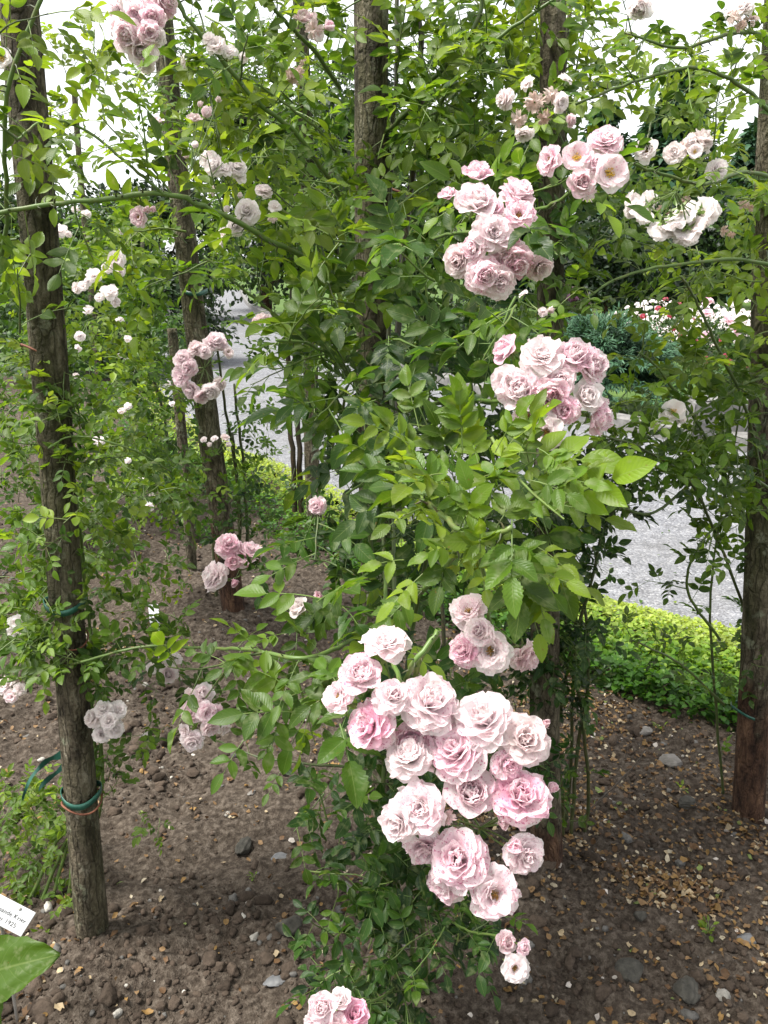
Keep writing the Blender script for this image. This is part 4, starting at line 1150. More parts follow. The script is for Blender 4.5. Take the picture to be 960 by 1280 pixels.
# blooms of the big cluster
main = [(482, 808, 64, .25, 'ros2'), (451, 845, 52, .55, 'cup'), (426, 873, 56, .3), (465, 907, 70, .95, 'pom', 0, 'deeper pink full bloom'), (490, 872, 54, .3), (536, 880, 80, .3, 'pom2'),
        (606, 902, 80, .22, 'pom'), (654, 924, 68, .22), (515, 926, 54, .8), (574, 940, 78, .55, 'pom'), (512, 950, 62, .15), (587, 991, 64, .45, 'cup'),
        (651, 998, 78, 1.0, 'pom2', 0, 'rosy pink full bloom with frilled edge'), (527, 1008, 70, .32, 'ros'), (500, 1026, 58, .2), (530, 1057, 50, .45), (574, 1074, 80, .5, 'pom'), (615, 1117, 70, .38),
        (562, 1098, 60, .55), (655, 1066, 54, .3), (642, 1060, 24, .8, 'bud'), (628, 1030, 16, .9, 'bud'), (690, 985, 16, .9, 'bud'), (560, 1022, 22, .6, 'spent', .35), (500, 965, 15, .9, 'bud'), (682, 905, 14, .9, 'bud'), (548, 905, 50, .4), (632, 955, 46, .9)]
acane([(548, 788, .80), (520, 840, .83), (530, 900, .84), (560, 960, .84), (580, 1020, .84), (600, 1060, .84)], .003, .0022, .75)
A.cluster([m for m in main if m[1] < 930 and m[0] < 560], .80, (505, 890, .845), dome=.015)
A.cluster([m for m in main if m[0] >= 560 and m[1] < 960], .79, (600, 935, .84), dome=.01)
A.cluster([m for m in main if m[0] < 560 and m[1] >= 930], .79, (535, 985, .84), dome=.01)
A.cluster([m for m in main if m[0] >= 560 and m[1] >= 960], .79, (600, 1035, .84), dome=.01)
# cluster above it
A.cluster([(587, 766, 54, .3, 'semi2'), (582, 813, 42, .8), (614, 813, 62, .2), (656, 818, 48, .45), (600, 790, 40, .3)], .83, (612, 780, .87), up=.2)
acane([(590, 670, .80), (605, 720, .86), (612, 780, .87)], .0022, .002, .75)
# middle cluster
A.cluster([(633, 438, 34, .85, 'cup'), (677, 448, 62, .18, 'ros', .04, 'cream rosette bloom seen full face'), (636, 478, 50, .2), (652, 488, 52, .3), (716, 446, 48, .6), (738, 458, 46, .55, 'cup'), (686, 494, 42, .75, 'cup'),
           (707, 512, 38, .9), (732, 496, 36, .1), (745, 521, 42, .7, 'cup'), (684, 540, 56, .15, 'semi'), (660, 520, 36, .4), (700, 475, 40, .3)], .98, (690, 480, 1.04), dome=.02)
acane([(492, 520, 1.70), (560, 500, 1.30), (630, 500, 1.1), (690, 480, 1.04)], .0032, .0024, .7)
# upper cluster
A.cluster([(598, 220, 38, .8), (560, 244, 21, .85, 'cup'), (574, 245, 11, .8, 'bud'), (596, 253, 44, .3), (616, 262, 28, .6), (646, 246, 48, .5), (648, 272, 44, .55, 'semi'), (615, 293, 56, .28, 'ros'),
           (575, 326, 44, .25), (605, 344, 52, .5), (643, 326, 50, .9, 'pom2'), (672, 332, 42, .3), (624, 352, 46, .3), (645, 299, 13, .9, 'bud'), (594, 310, 36, .5), (630, 318, 40, .6)], 1.0, (618, 290, 1.06), dome=.02)
acane([(505, 330, 1.78), (540, 300, 1.45), (585, 290, 1.15), (618, 290, 1.06)], .0032, .0024, .65)
# flowers with golden eyes
A.cluster([(690, 201, 40, .55, 'semi'), (721, 198, 38, .45, 'open'), (757, 179, 42, .45, 'pom'), (726, 229, 32, .6, 'cup'), (760, 217, 50, .30, 'open', 0, 'wide open bloom with golden stamens'), (735, 240, 24, .4, 'spent'), (745, 205, 26, .5)], 1.02, (728, 225, 1.07), dome=.01)
acane([(530, 240, 1.75), (600, 245, 1.45), (660, 262, 1.2), (700, 250, 1.1), (728, 225, 1.07)], .0032, .0022, .65, leaves=5, size=.036, age=(.3, .6))
# spent cluster higher up, and the small ones
A.cluster([(632, 124, 26, .1, None, .05), (648, 150, 24, .15, 'spent', .6), (668, 128, 26, .1, 'spent', .75), (690, 120, 22, .1, 'spent', .6), (700, 128, 24, .1), (655, 165, 26, .05, 'semi', .1), (680, 148, 20, .2, 'spent', .9), (712, 151, 15, .7, 'cup'), (660, 105, 20, .1, None, .1), (706, 100, 20, 0.05)], 1.3, (672, 120, 1.33), up=.1)
A.cluster([(632, 1178, 25, .5), (653, 1183, 18, .7, 'cup'), (643, 1209, 40, .1, 'semi')], 1.15, (625, 1170, 1.2))
acane([(560, 1150, 1.5), (590, 1165, 1.35), (625, 1170, 1.2)], .0022, .0018, .6, leaves=4, size=.03, age=(.2, .4))
A.cluster([(403, 1258, 34, .35), (424, 1250, 24, .15), (442, 1270, 42, 2.2, 'pom', 0, 'magenta pink bloom at the lowest edge'), (393, 1278, 28, .3), (420, 1285, 36, .5)], 1.12, (430, 1262, 1.17))
acane([(500, 1230, 1.55), (470, 1250, 1.35), (430, 1262, 1.17)], .0022, .0018, .6, leaves=3, size=.03, age=(.2, .4))
A.cluster([(397, 632, 24, .5)], 1.3, (410, 625, 1.33)); A.cluster([(397, 746, 15, 1.2, 'bud'), (374, 760, 24, .05, 'cup')], 1.35, (392, 760, 1.4))
A.cluster([(678, 390, 14, .2), (655, 368, 14, .2), (688, 388, 10, .3, 'bud')], 1.2, (670, 385, 1.22))
# blush flowers on the arching canes at the upper left
A.cluster([(172, 18, 38, .6), (202, 4, 42, .6), (163, 42, 42, .4), (186, 42, 30, .6), (177, 64, 32, .2), (148, 12, 26, .3), (190, 20, 34, .7), (152, 30, 22, .05), (182, 82, 22, .05, None, .05), (196, 45, 22, .1)], 1.2, (185, 20, 1.24), up=0)
acane([(232, 20, 1.30), (210, -5, 1.27), (185, 20, 1.24)], .002, .0015, .7)
A.cluster([(272, 60, 28, .05, 'semi'), (288, 66, 20, .05), (262, 50, 18, .05), (231, 77, 18, .1), (304, 72, 14, .1)], 1.3, (285, 75, 1.34))
A.cluster([(243, 150, 17, .3, 'cup'), (258, 142, 15, .5, 'bud'), (197, 153, 15, .3, 'cup'), (273, 125, 8, .3, 'bud'), (250, 131, 8, .4, 'bud'), (243, 182, 10, .2, 'bud'), (233, 194, 11, .3, 'bud')], 1.3, (238, 215, 1.32), up=1)
A.cluster([(270, 208, 28, .02), (262, 200, 22, .02), (281, 214, 20, .05), (296, 210, 24, .02), (300, 222, 18, .02), (266, 238, 14, .2, 'spent', .3)], 1.32, (285, 232, 1.36))
A.cluster([(175, 272, 26, .55), (184, 262, 12, .5, 'bud'), (192, 262, 10, .8, 'bud')], 1.24, (200, 255, 1.26))
A.cluster([(309, 265, 30, .03, 'pom'), (281, 296, 26, .02, 'semi'), (295, 284, 24, .02), (330, 240, 22, .1), (343, 259, 20, .05), (341, 272, 14, .3, 'spent', .4), (284, 262, 10, .2, 'bud'), (300, 245, 8, .2, 'bud')], 1.36, (320, 280, 1.40))
A.cluster([(380, 24, 24, .5), (392, 36, 26, .3, 'spent', .5), (410, 33, 14, .8, 'bud'), (398, 44, 16, .1)], 1.4, (395, 50, 1.44))
A.cluster([(372, 90, 18, .3, 'spent', .75), (366, 98, 18, .3, 'spent', .8), (378, 78, 12, .6, 'spent', .7), (362, 92, 12, .3, 'spent', .9)], 1.42, (385, 80, 1.45))
A.cluster([(326, 398, 15, .3), (334, 398, 13, .3), (320, 402, 11, .4, 'bud')], 1.45, (345, 405, 1.48))
A.cluster([(253, 868, 24, .2), (240, 888, 30, .45), (258, 890, 28, .5), (240, 925, 28, .15), (262, 908, 26, .35), (280, 910, 20, .1), (232, 912, 20, .2), (238, 868, 18, .2), (270, 888, 20, .5)], 1.7, (252, 880, 1.75), up=.1)
acane([(330, 815, 1.3), (290, 830, 1.5), (252, 880, 1.75)], .002, .0016, .7, leaves=4, size=.03, age=(.4, .6))
acane([(470, 960, 1.62), (390, 955, 1.6), (320, 945, 1.62), (270, 925, 1.68)], .003, .002, .3, leaves=4, size=.032, age=(.3, .6))
A.leaf_px((345, 925, 1.62), (318, 950, 1.6), 5, .5)
A.blob(350, 880, 60, 35, 1.45, .12, .8, 0.0339, (0.30, 0.55))
A.cluster([(285, 682, 30, .75), (309, 695, 40, .5, 'pom'), (291, 703, 18, 1.3, 'cup'), (270, 721, 40, .18, 'pom2'), (293, 728, 13, 1.2, 'bud')], 1.75, (300, 712, 1.8))
acane([(450, 720, 1.65), (400, 700, 1.7), (350, 700, 1.78), (300, 712, 1.8)], .0022, .0018, .6, leaves=6, size=.03, age=(.25, .5), shoots=2)
A.finish()

A2 = Rose(ground_at(560, 1010), 'shaded inner rose growing behind the central post')  # added rose; its dark leaf colour stands in for the shaded foliage interior
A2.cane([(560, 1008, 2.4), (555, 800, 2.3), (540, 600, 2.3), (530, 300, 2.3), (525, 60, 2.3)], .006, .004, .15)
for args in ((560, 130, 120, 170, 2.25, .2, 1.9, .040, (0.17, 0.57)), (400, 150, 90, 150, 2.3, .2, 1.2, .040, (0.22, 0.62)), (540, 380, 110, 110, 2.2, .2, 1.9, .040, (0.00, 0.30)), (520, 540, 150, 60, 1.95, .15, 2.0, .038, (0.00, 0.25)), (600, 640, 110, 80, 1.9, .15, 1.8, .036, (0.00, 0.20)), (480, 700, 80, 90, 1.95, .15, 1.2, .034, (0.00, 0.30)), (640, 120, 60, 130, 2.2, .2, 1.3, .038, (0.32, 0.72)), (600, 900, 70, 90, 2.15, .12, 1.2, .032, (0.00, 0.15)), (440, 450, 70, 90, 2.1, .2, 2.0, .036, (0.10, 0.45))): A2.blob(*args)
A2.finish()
# --- the rose on the leftmost post
B = Rose(ground_at(72, 1150), 'small leaved rose tied to the nearest left post, bushy at its foot')
for (x0, y0), (x1, y1, dx) in (((48, 1135), (118, 985, 1.98)), ((60, 1150), (112, 975, 1.99)), ((78, 1160), (125, 960, 1.99)), ((92, 1150), (128, 985, 1.96)), ((86, 1165), (105, 940, 2.0)), ((40, 1120), (100, 1000, 2.02))):
    q = ground_at(x0, y0); w_ = onpix(q)
    B.cane([(x0, y0, 2.08), ((x0 + x1) / 2 - 4, (y0 + y1) / 2, 2.06), (x1, y1, dx - .05), (x1 - 14, y1 - 190, 1.80), (x1 - 42 + random.uniform(-20, 20), y1 - 420, 1.62)], .0048, .003, .6, leaves=5, size=.024, age=(.3, .6), span=(.55, 1), seg=6)
B.blob(95, 110, 75, 110, 2.3, .25, .55, .026, (.6, .95))
B.cane([(60, 560, 1.55), (95, 545, 1.50), (160, 560, 1.50), (215, 590, 1.6)], .002, .0015, .7, leaves=8, size=.022, age=(.4, .7))
for args in ((60, 560, 85, 130, 1.62, .2, 1.3, .025, (0.30, 0.75)), (150, 650, 80, 100, 1.9, .25, 1.2, .026, (0.35, 0.75)), (105, 800, 120, 55, 1.75, .25, 1.7, .026, (0.30, 0.70)),
             (50, 450, 60, 70, 1.6, .2, .8, .024, (0.30, 0.65)), (190, 825, 80, 35, 1.8, .2, 1.6, .026, (0.25, 0.60)), (85, 640, 50, 190, 1.62, .07, .7, .022, (0.30, 0.70)), (45, 470, 40, 60, 1.52, .06, 1.0, .022, (0.30, 0.70)), (165, 910, 45, 40, 1.85, .12, .8, .023, (0.30, 0.60)), (50, 1060, 60, 85, 2.12, .15, 1.8, .022, (.4, .8)),
             (15, 1010, 40, 50, 2.2, .15, 1.2, .022, (0.40, 0.70)), (125, 950, 40, 60, 1.9, .08, .6, .022, (0.30, 0.60)), (30, 790, 60, 45, 1.8, .2, 1.4, .025, (0.30, 0.70)), (80, 1150, 45, 28, 1.95, .06, .7, .018, (0.50, 0.75)),
             (20, 700, 60, 70, 1.9, .2, 1.3, .026, (0.30, 0.70)), (290, 870, 60, 30, 1.9, .2, .7, .028, (0.30, 0.55)), (180, 1035, 50, 25, 2.1, .1, .4, .02, (0.40, 0.70))):
    B.blob(*args)
B.cluster([(117, 898, 24, .02), (130, 888, 26, .02), (147, 888, 24, .03), (127, 918, 22, .02), (143, 911, 24, .02), (136, 901, 22, .03)], 1.66, (135, 905, 1.72), protos=[PROTO_WHITE[1], PROTO_WHITE[2], PROTO_HI[0]])
B.cluster([(20, 778, 20, .02), (16, 790, 16, .02), (26, 788, 14, .02)], 1.7, (22, 790, 1.73)); B.cluster([(8, 858, 26, .15), (24, 862, 18, .1), (14, 870, 18, .3)], 1.7, (14, 866, 1.73))
B.cluster([(190, 835, 16, .1), (216, 826, 26, .05, 'semi'), (210, 843, 22, .2), (200, 826, 14, .3)], 1.8, (206, 838, 1.83)); B.cluster([(3, 75, 26, .05, 'open')], 1.3, (0, 85, 1.33))
B.finish()

# --- the small leaved young growth high on the leftmost post
K = Rose(ground_at(-40, 1090), 'rose with large bright leaves at the top left edge beside the leftmost post')
K.cane([(-40, 1088, 2.2), (-50, 900, 2.0), (-40, 600, 1.75), (-15, 400, 1.45), (8, 280, 1.32), (8, 120, 1.2), (60, -20, 1.15)], .005, .003, .6, leaves=0, seg=8)
for args in ((25, 120, 60, 110, 1.2, .15, 1.0, .034, (0.60, 0.98)), (20, 330, 50, 70, 1.3, .15, 1.1, .036, (0.60, 0.98)), (70, 60, 70, 60, 1.5, .2, .8, .032, (0.52, 0.92)), (110, 30, 50, 40, 1.6, .2, .8, .032, (0.60, 0.97)), (40, 230, 50, 60, 1.4, .15, .5, .034, (0.52, 0.92))): K.blob(*args)
K.finish()

# --- white flowering rose on the second left post
Cc = Rose(ground_at(268, 748), 'white flowering rose on the second post of the left row', lo=True)
for pts in ([(270, 745, 3.85), (262, 600, 3.7), (240, 430, 3.4), (225, 260, 3.25), (205, 60, 3.05)], [(300, 735, 3.85), (296, 600, 3.7), (280, 500, 3.5), (270, 420, 3.4)], [(296, 738, 3.88), (300, 640, 3.7), (290, 540, 3.5)], [(310, 690, 3.7), (306, 600, 3.6), (292, 480, 3.4)]):
    Cc.cane(pts, .008, .005, .25, leaves=8, size=.034, age=(.2, .5), lod='l')
for args in ((120, 360, 90, 110, 3.0, .35, 1.7, .036, (0.40, 0.85)), (140, 190, 90, 120, 2.7, .4, .22, .034, (0.57, 0.97)), (60, 200, 50, 90, 2.6, .3, .3, .034, (0.52, 0.92)), (215, 110, 55, 120, 2.9, .3, 1.9, .034, (0.37, 0.82)), (190, 330, 70, 80, 3.2, .3, 1.8, .034, (0.32, 0.72)), (245, 290, 50, 70, 3.1, .2, 1.5, .034, (0.32, 0.72)),
             (170, 500, 85, 80, 3.2, .35, 1.6, .034, (0.35, 0.80)), (200, 600, 90, 60, 3.4, .35, 1.7, .034, (0.35, 0.80)), (260, 590, 60, 50, 3.5, .25, 1.0, .033, (0.30, 0.65)), (310, 540, 30, 60, 3.5, .2, .8, .03, (0.20, 0.50)), (300, 640, 40, 50, 3.5, .2, 1.0, .032, (0.10, 0.40)), (120, 690, 70, 50, 3.0, .3, 1.0, .032, (0.25, 0.60)),
             (200, 700, 60, 30, 3.6, .2, .3, .032, (0.30, 0.60)), (320, 690, 30, 40, 3.6, .15, .8, .032, (0.15, 0.40)), (300, 430, 40, 40, 3.3, .2, .8, .034, (0.30, 0.60))): Cc.blob(*args, lod='l')
ring = [(270, 427, 26, .3), (246, 437, 24, .25), (230, 450, 27, .35), (228, 470, 28, .4), (240, 487, 26, .3), (263, 488, 26, .05), (252, 494, 22, .3), (276, 431, 18, .3), (284, 441, 16, .15), (236, 460, 24, .4), (262, 432, 20, .2), (274, 480, 18, .05), (256, 440, 18, .2)]
Cc.cluster(ring, 2.7, (255, 460, 2.76), protos=PROTO_WHITE + PROTO_HI[:3])
Cc.cluster([(255, 550, 10, .1), (268, 549, 11, .1), (281, 547, 13, .15), (262, 556, 8, .1, 'budlo'), (285, 556, 8, .1, 'budlo')], 3.0, (268, 570, 3.04))
for it in ([(75, 290, 20), (64, 296, 12), (85, 293, 10)], [(146, 325, 22), (135, 335, 18), (150, 340, 14)], [(118, 345, 20), (104, 358, 14), (97, 360, 16), (110, 352, 12)], [(137, 366, 22), (144, 378, 14), (124, 372, 12)], [(110, 388, 14), (100, 420, 14), (98, 435, 10)], [(108, 268, 14), (94, 262, 10)], [(123, 551, 15)], [(160, 508, 10), (152, 514, 10)], [(176, 602, 14), (186, 633, 13)], [(160, 576, 9), (70, 480, 12)], [(60, 310, 10), (150, 290, 10)], [(160, 424, 12), (150, 400, 10)], [(215, 505, 8), (78, 437, 12)]):
    Cc.cluster([i + (.05,) for i in it], 2.5, (it[0][0], it[0][1] + 14, 2.56), protos=PROTO_LO)
Cc.finish()
# --- leafy roses farther back in the left row
Dd = Rose(Vector((b9.x, 5.55, 0)), 'dense dark leaved rose mass far back in the left row', lo=True)
for args in ((150, 470, 120, 90, 5.2, .5, 1.6, .045, (0.15, 0.60)), (70, 600, 80, 80, 4.6, .4, 1.3, .042, (0.20, 0.60)), (200, 560, 70, 80, 5.0, .4, 1.5, .045, (0.10, 0.50)), (60, 380, 70, 80, 5.0, .4, 1.3, .045, (0.25, 0.65)), (190, 400, 60, 60, 5.4, .4, 1.2, .045, (0.10, 0.50)), (20, 500, 40, 80, 4.8, .4, 1.3, .042, (0.20, 0.60)), (240, 640, 60, 40, 4.9, .3, 1.2, .04, (0.10, 0.45)), (100, 660, 60, 40, 4.6, .3, 1.2, .04, (0.20, 0.50))): Dd.blob(*args, lod='l')
for x, y in ((95, 470), (190, 620), (150, 445), (60, 500), (210, 480), (130, 610)): Dd.cluster([(x, y, 9, .05), (x + 8, y + 5, 7, .05)], 4.9, (x, y + 8, 4.95), protos=PROTO_LO)
Dd.cane([(215, 690, 5.7), (205, 520, 5.5), (160, 400, 5.2)], .012, .008, .2)
Dd.finish()
# --- the rose on the distant trunk-like post, with two bare dark canes
Ee = Rose(Vector((b7.x - .08, b7.y, 0)), 'rose with paired bare dark canes standing before the far gravel', lo=True)
for x in (362, 371): Ee.cane([(x + 6, 640, 4.95), (x + 3, 560, 4.8), (x - 2, 470, 4.7), (x + 2, 360, 4.5), (x + 8, 240, 4.3)], .017, .012, .02, thorn=False)
for args in ((390, 240, 90, 110, 4.4, .4, 2.2, .042, (0.22, 0.67)), (310, 290, 80, 60, 4.4, .3, 2.0, .042, (0.32, 0.72)), (420, 380, 60, 60, 4.5, .3, 1.6, .042, (0.20, 0.60)), (320, 140, 110, 110, 4.2, .4, 2.2, .042, (0.27, 0.62)), (385, 640, 30, 60, 4.6, .2, .9, .04, (0.10, 0.40)), (340, 440, 40, 25, 4.4, .2, .4, .04, (0.30, 0.60))): Ee.blob(*args, lod='l')
Ee.finish()

# --- shaded rose on the post behind the big cluster
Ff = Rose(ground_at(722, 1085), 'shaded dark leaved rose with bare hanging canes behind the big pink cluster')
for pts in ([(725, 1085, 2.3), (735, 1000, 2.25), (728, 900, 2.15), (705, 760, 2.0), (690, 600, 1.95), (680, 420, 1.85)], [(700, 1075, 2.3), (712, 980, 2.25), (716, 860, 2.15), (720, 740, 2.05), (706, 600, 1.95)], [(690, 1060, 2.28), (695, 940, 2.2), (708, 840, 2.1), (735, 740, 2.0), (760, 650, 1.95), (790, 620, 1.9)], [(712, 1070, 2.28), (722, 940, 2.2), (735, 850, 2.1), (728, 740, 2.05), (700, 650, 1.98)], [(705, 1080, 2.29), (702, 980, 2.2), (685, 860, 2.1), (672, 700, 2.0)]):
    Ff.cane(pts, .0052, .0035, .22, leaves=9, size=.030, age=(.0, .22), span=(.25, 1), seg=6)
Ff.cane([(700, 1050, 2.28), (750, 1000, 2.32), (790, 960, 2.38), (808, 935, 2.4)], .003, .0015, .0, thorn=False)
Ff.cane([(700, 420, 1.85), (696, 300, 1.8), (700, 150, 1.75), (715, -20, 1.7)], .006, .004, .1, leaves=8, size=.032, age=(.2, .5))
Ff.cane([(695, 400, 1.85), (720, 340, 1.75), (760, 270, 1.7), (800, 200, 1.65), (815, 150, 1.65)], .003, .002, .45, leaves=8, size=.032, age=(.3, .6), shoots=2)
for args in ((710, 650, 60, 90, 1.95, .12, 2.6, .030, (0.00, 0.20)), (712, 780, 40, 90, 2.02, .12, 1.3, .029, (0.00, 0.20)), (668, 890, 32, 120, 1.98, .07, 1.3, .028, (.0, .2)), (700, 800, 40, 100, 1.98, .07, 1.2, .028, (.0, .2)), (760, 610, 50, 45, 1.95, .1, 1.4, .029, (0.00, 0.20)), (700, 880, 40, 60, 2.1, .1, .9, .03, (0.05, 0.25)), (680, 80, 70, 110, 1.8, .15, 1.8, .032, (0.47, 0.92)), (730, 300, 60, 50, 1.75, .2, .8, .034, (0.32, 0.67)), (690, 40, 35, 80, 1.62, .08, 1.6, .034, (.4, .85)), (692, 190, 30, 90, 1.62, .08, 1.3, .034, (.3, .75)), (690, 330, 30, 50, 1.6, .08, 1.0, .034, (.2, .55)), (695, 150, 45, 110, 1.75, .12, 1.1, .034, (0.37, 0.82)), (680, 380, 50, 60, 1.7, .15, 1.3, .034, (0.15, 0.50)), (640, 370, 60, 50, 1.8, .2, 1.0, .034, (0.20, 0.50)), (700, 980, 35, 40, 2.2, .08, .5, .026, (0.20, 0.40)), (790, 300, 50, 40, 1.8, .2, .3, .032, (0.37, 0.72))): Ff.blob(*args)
for (x, y) in ((693, 740), (702, 700), (715, 690)): Ff.leaf_px((x, y - 14, 1.93), (x + 2, y + 8, 1.91), 1 if False else 3, 1.0, size=.024)
Ff.finish()

# --- rose on the right post
R_ = Rose(ground_at(905, 1012), 'arching rose with bronze young shoots and white flowers on the right post')
for pts, lv, sh in (([(905, 1010, 2.5), (893, 860, 2.35), (888, 740, 2.2), (910, 600, 2.1), (930, 480, 2.0)], 6, 0), ([(945, 800, 2.4), (900, 680, 2.1), (860, 600, 1.85), (800, 560, 1.7), (755, 545, 1.65)], 12, 3), ([(955, 700, 2.3), (890, 560, 1.95), (830, 470, 1.75), (800, 440, 1.68)], 9, 2),
                    ([(960, 640, 2.2), (935, 520, 1.9), (900, 440, 1.7), (872, 380, 1.58), (852, 345, 1.52)], 6, 1), ([(980, 620, 2.1), (900, 585, 1.95), (820, 640, 1.9), (780, 635, 1.85), (770, 640, 1.85)], 9, 2), ([(990, 460, 1.9), (930, 480, 1.85), (860, 520, 1.8), (790, 530, 1.75)], 9, 3),
                    ([(900, 800, 2.3), (860, 740, 2.1), (870, 690, 2.0), (910, 640, 2.0)], 9, 2), ([(1000, 180, 1.5), (930, 110, 1.45), (870, 85, 1.42), (800, 100, 1.4), (720, 130, 1.4)], 14, 3), ([(1000, 60, 1.6), (930, 40, 1.55), (850, 60, 1.5), (780, 40, 1.5)], 9, 2),
                    ([(1000, 340, 1.8), (930, 325, 1.7), (850, 330, 1.65), (780, 345, 1.62), (720, 380, 1.6)], 12, 3), ([(1000, 230, 1.6), (930, 215, 1.5), (880, 230, 1.42), (820, 215, 1.38), (790, 205, 1.36)], 9, 2), ([(905, 880, 2.35), (850, 830, 2.2), (790, 800, 2.15)], 7, 1)):
    R_.cane(pts, .0042, .0022, random.uniform(.3, .65), leaves=lv, size=.030, age=(.3, .65), shoots=sh)
for args in ((870, 580, 100, 60, 2.0, .25, 2.2, .029, (0.30, 0.67)), (910, 480, 70, 70, 1.9, .25, 1.9, .032, (0.40, 0.77)), (800, 530, 80, 60, 1.85, .25, 1.8, .030, (0.40, 0.72)), (850, 430, 50, 40, 1.8, .2, 1.0, .032, (0.45, 0.77)), (945, 420, 40, 70, 1.9, .2, 1.6, .034, (0.45, 0.77)), (900, 660, 60, 30, 2.1, .2, .8, .028, (0.30, 0.62)),
             (930, 150, 50, 60, 1.7, .25, .9, .032, (0.67, 0.95)), (940, 300, 45, 110, 1.9, .2, 2.0, .034, (0.62, 0.95)), (860, 310, 90, 35, 2.0, .25, 1.1, .034, (0.52, 0.94)), (860, 80, 110, 75, 2.1, .25, .75, .030, (0.60, 0.95)), (740, 60, 60, 60, 2.1, .25, .6, .030, (0.60, 0.95)), (890, 385, 60, 35, 2.0, .2, .9, .030, (0.50, 0.92)), (860, 100, 90, 60, 1.55, .2, .16, .032, (0.62, 0.95)), (800, 60, 60, 40, 1.7, .2, .14, .032, (0.62, 0.95)), (950, 60, 30, 50, 1.7, .2, .5, .032, (0.62, 0.95)),
             (850, 200, 90, 60, 1.9, .3, .8, .033, (0.57, 0.95)), (945, 800, 30, 90, 2.35, .12, .9, .028, (0.20, 0.52)), (800, 400, 50, 40, 2.0, .2, .2, .032, (0.40, 0.72)), (945, 570, 30, 60, 2.0, .15, 1.6, .032, (0.30, 0.62)), (760, 580, 60, 35, 1.9, .15, 1.3, .029, (0.25, 0.57)), (830, 790, 60, 30, 2.25, .15, .35, .024, (0.45, 0.67))): R_.blob(*args)
R_.cluster([(792, 256, 30, .02), (806, 262, 36, .02), (826, 284, 36, .02), (852, 266, 38, .02), (880, 266, 38, .02), (858, 292, 36, .02), (840, 276, 32, .02), (868, 280, 32, .02), (815, 250, 28, .02), (890, 262, 24, .02)], 1.3, (845, 240, 1.27), back=True, protos=[PROTO_WHITE[0], PROTO_WHITE[2], PROTO_WHITE[1]])
R_.cluster([(810, 190, 32, .05), (842, 192, 26, .05, None, .1), (875, 177, 32, .02), (896, 212, 28, .02), (802, 186, 20, .05), (852, 186, 22, .15, 'spent', .5), (868, 190, 20, .1), (862, 178, 18, .05)], 1.32, (850, 205, 1.36), protos=PROTO_WHITE)
R_.cluster([(842, 516, 30, .05, 'open'), (832, 520, 20, .02), (850, 524, 18, .05)], 1.7, (842, 530, 1.73)); R_.cluster([(819, 532, 12, .05)], 1.7, (822, 540, 1.72))
R_.cluster([(800, 6, 34, .05, 'cup')], 1.35, (802, -12, 1.37), up=-2)
R_.cluster([(930, 10, 26, .02), (918, 20, 20, .1, 'spent', .5), (938, 24, 20, .1, 'spent', .7), (926, 32, 16, .1, 'spent', .8), (912, 16, 14, .05)], 1.45, (940, 40, 1.47))
for (x, y) in ((828, 260), (930, 255), (905, 288), (856, 250)): R_.cluster([(x, y, 14, .1, 'spent', .8), (x + 9, y + 5, 10, .1, 'spent', .9)], 1.6, (x + 6, y + 14, 1.62))
R_.finish()

# ------------------------------------------------------------------ BEYOND THE PATH
def scatter_blob(L, c, rad, n, lod, size, age, flat=.0, up=.6, shell=.35, seed=0):
    """leaves spread through an uneven lobe: denser towards its skin, facing outwards and up"""
    d = rng.normal(size=(n, 3)); d /= np.linalg.norm(d, axis=1, keepdims=True)
    k = (shell + (1 - shell) * rng.random(n) ** .6)
    lump_ = 1 + .22 * np.sin(d[:, 0] * 5 + seed) * np.sin(d[:, 1] * 6 + seed * 2) + .15 * np.sin(d[:, 2] * 8 + seed * 3)
    p = np.array(c) + d * np.array(rad) * (k * lump_)[:, None]
    nm = d * .7 + np.array((0, 0, up)) + rng.normal(size=(n, 3)) * .35
    dr = rng.normal(size=(n, 3)) + d * .6 + np.array((0, 0, -flat))
    L.bulk(lod, p, dr, nm, rng.uniform(size * .65, size * 1.2, n), rng.random(n), np.clip(rng.uniform(age[0], age[1], n), 0, 1))
def juniper():
    base = onY(745, 470, 9.8); base.z = -.02
    root = empty('juniper_bush', base, 'feathery blue green juniper bush beyond the path, before the white flowers', 'juniper')
    L = Leaves(); T = Geo(); r = random.Random(3)
    for i in range(210):
        a = r.uniform(0, 6.283); el_ = r.uniform(.12, 1.35)
        d = Vector((math.cos(a) * math.cos(el_), math.sin(a) * math.cos(el_), math.sin(el_)))
        ln = r.uniform(.6, 1.0) * (1.15 - .25 * math.sin(el_))
        pts = [base + d * (ln * t) + Vector((0, 0, .12 - .30 * t * t * ln)) + Vector((0, 0, .15)) for t in (0, .35, .7, 1)]
        T.tube(pts, .012, .004, 4, (.5, .1, .5, 1), cap=False)
        for k in range(30):
            t = r.uniform(.3, 1); p = pts[0].lerp(pts[3], t) + Vector((0, 0, .10 * math.sin(t * 3)))
            dd = (pts[3] - pts[2]).normalized() + Vector((r.uniform(-.7, .7), r.uniform(-.7, .7), r.uniform(-.3, .5)))
            for j in range(9):
                L.add('n', p + dd * (.018 * j), dd * .9 + Vector((r.uniform(-.8, .8), r.uniform(-.8, .8), r.uniform(-.7, .3))), Vector((r.uniform(-.5, .5), -.4, 1)), r.uniform(.045, .09), r.random(), min(1, max(0, t * 1.1 - .35 + r.uniform(-.15, .15))))
    L.build('foliage', MAT_JUN, root, base); T.build('branches', MAT_STEM, root, base)
juniper()
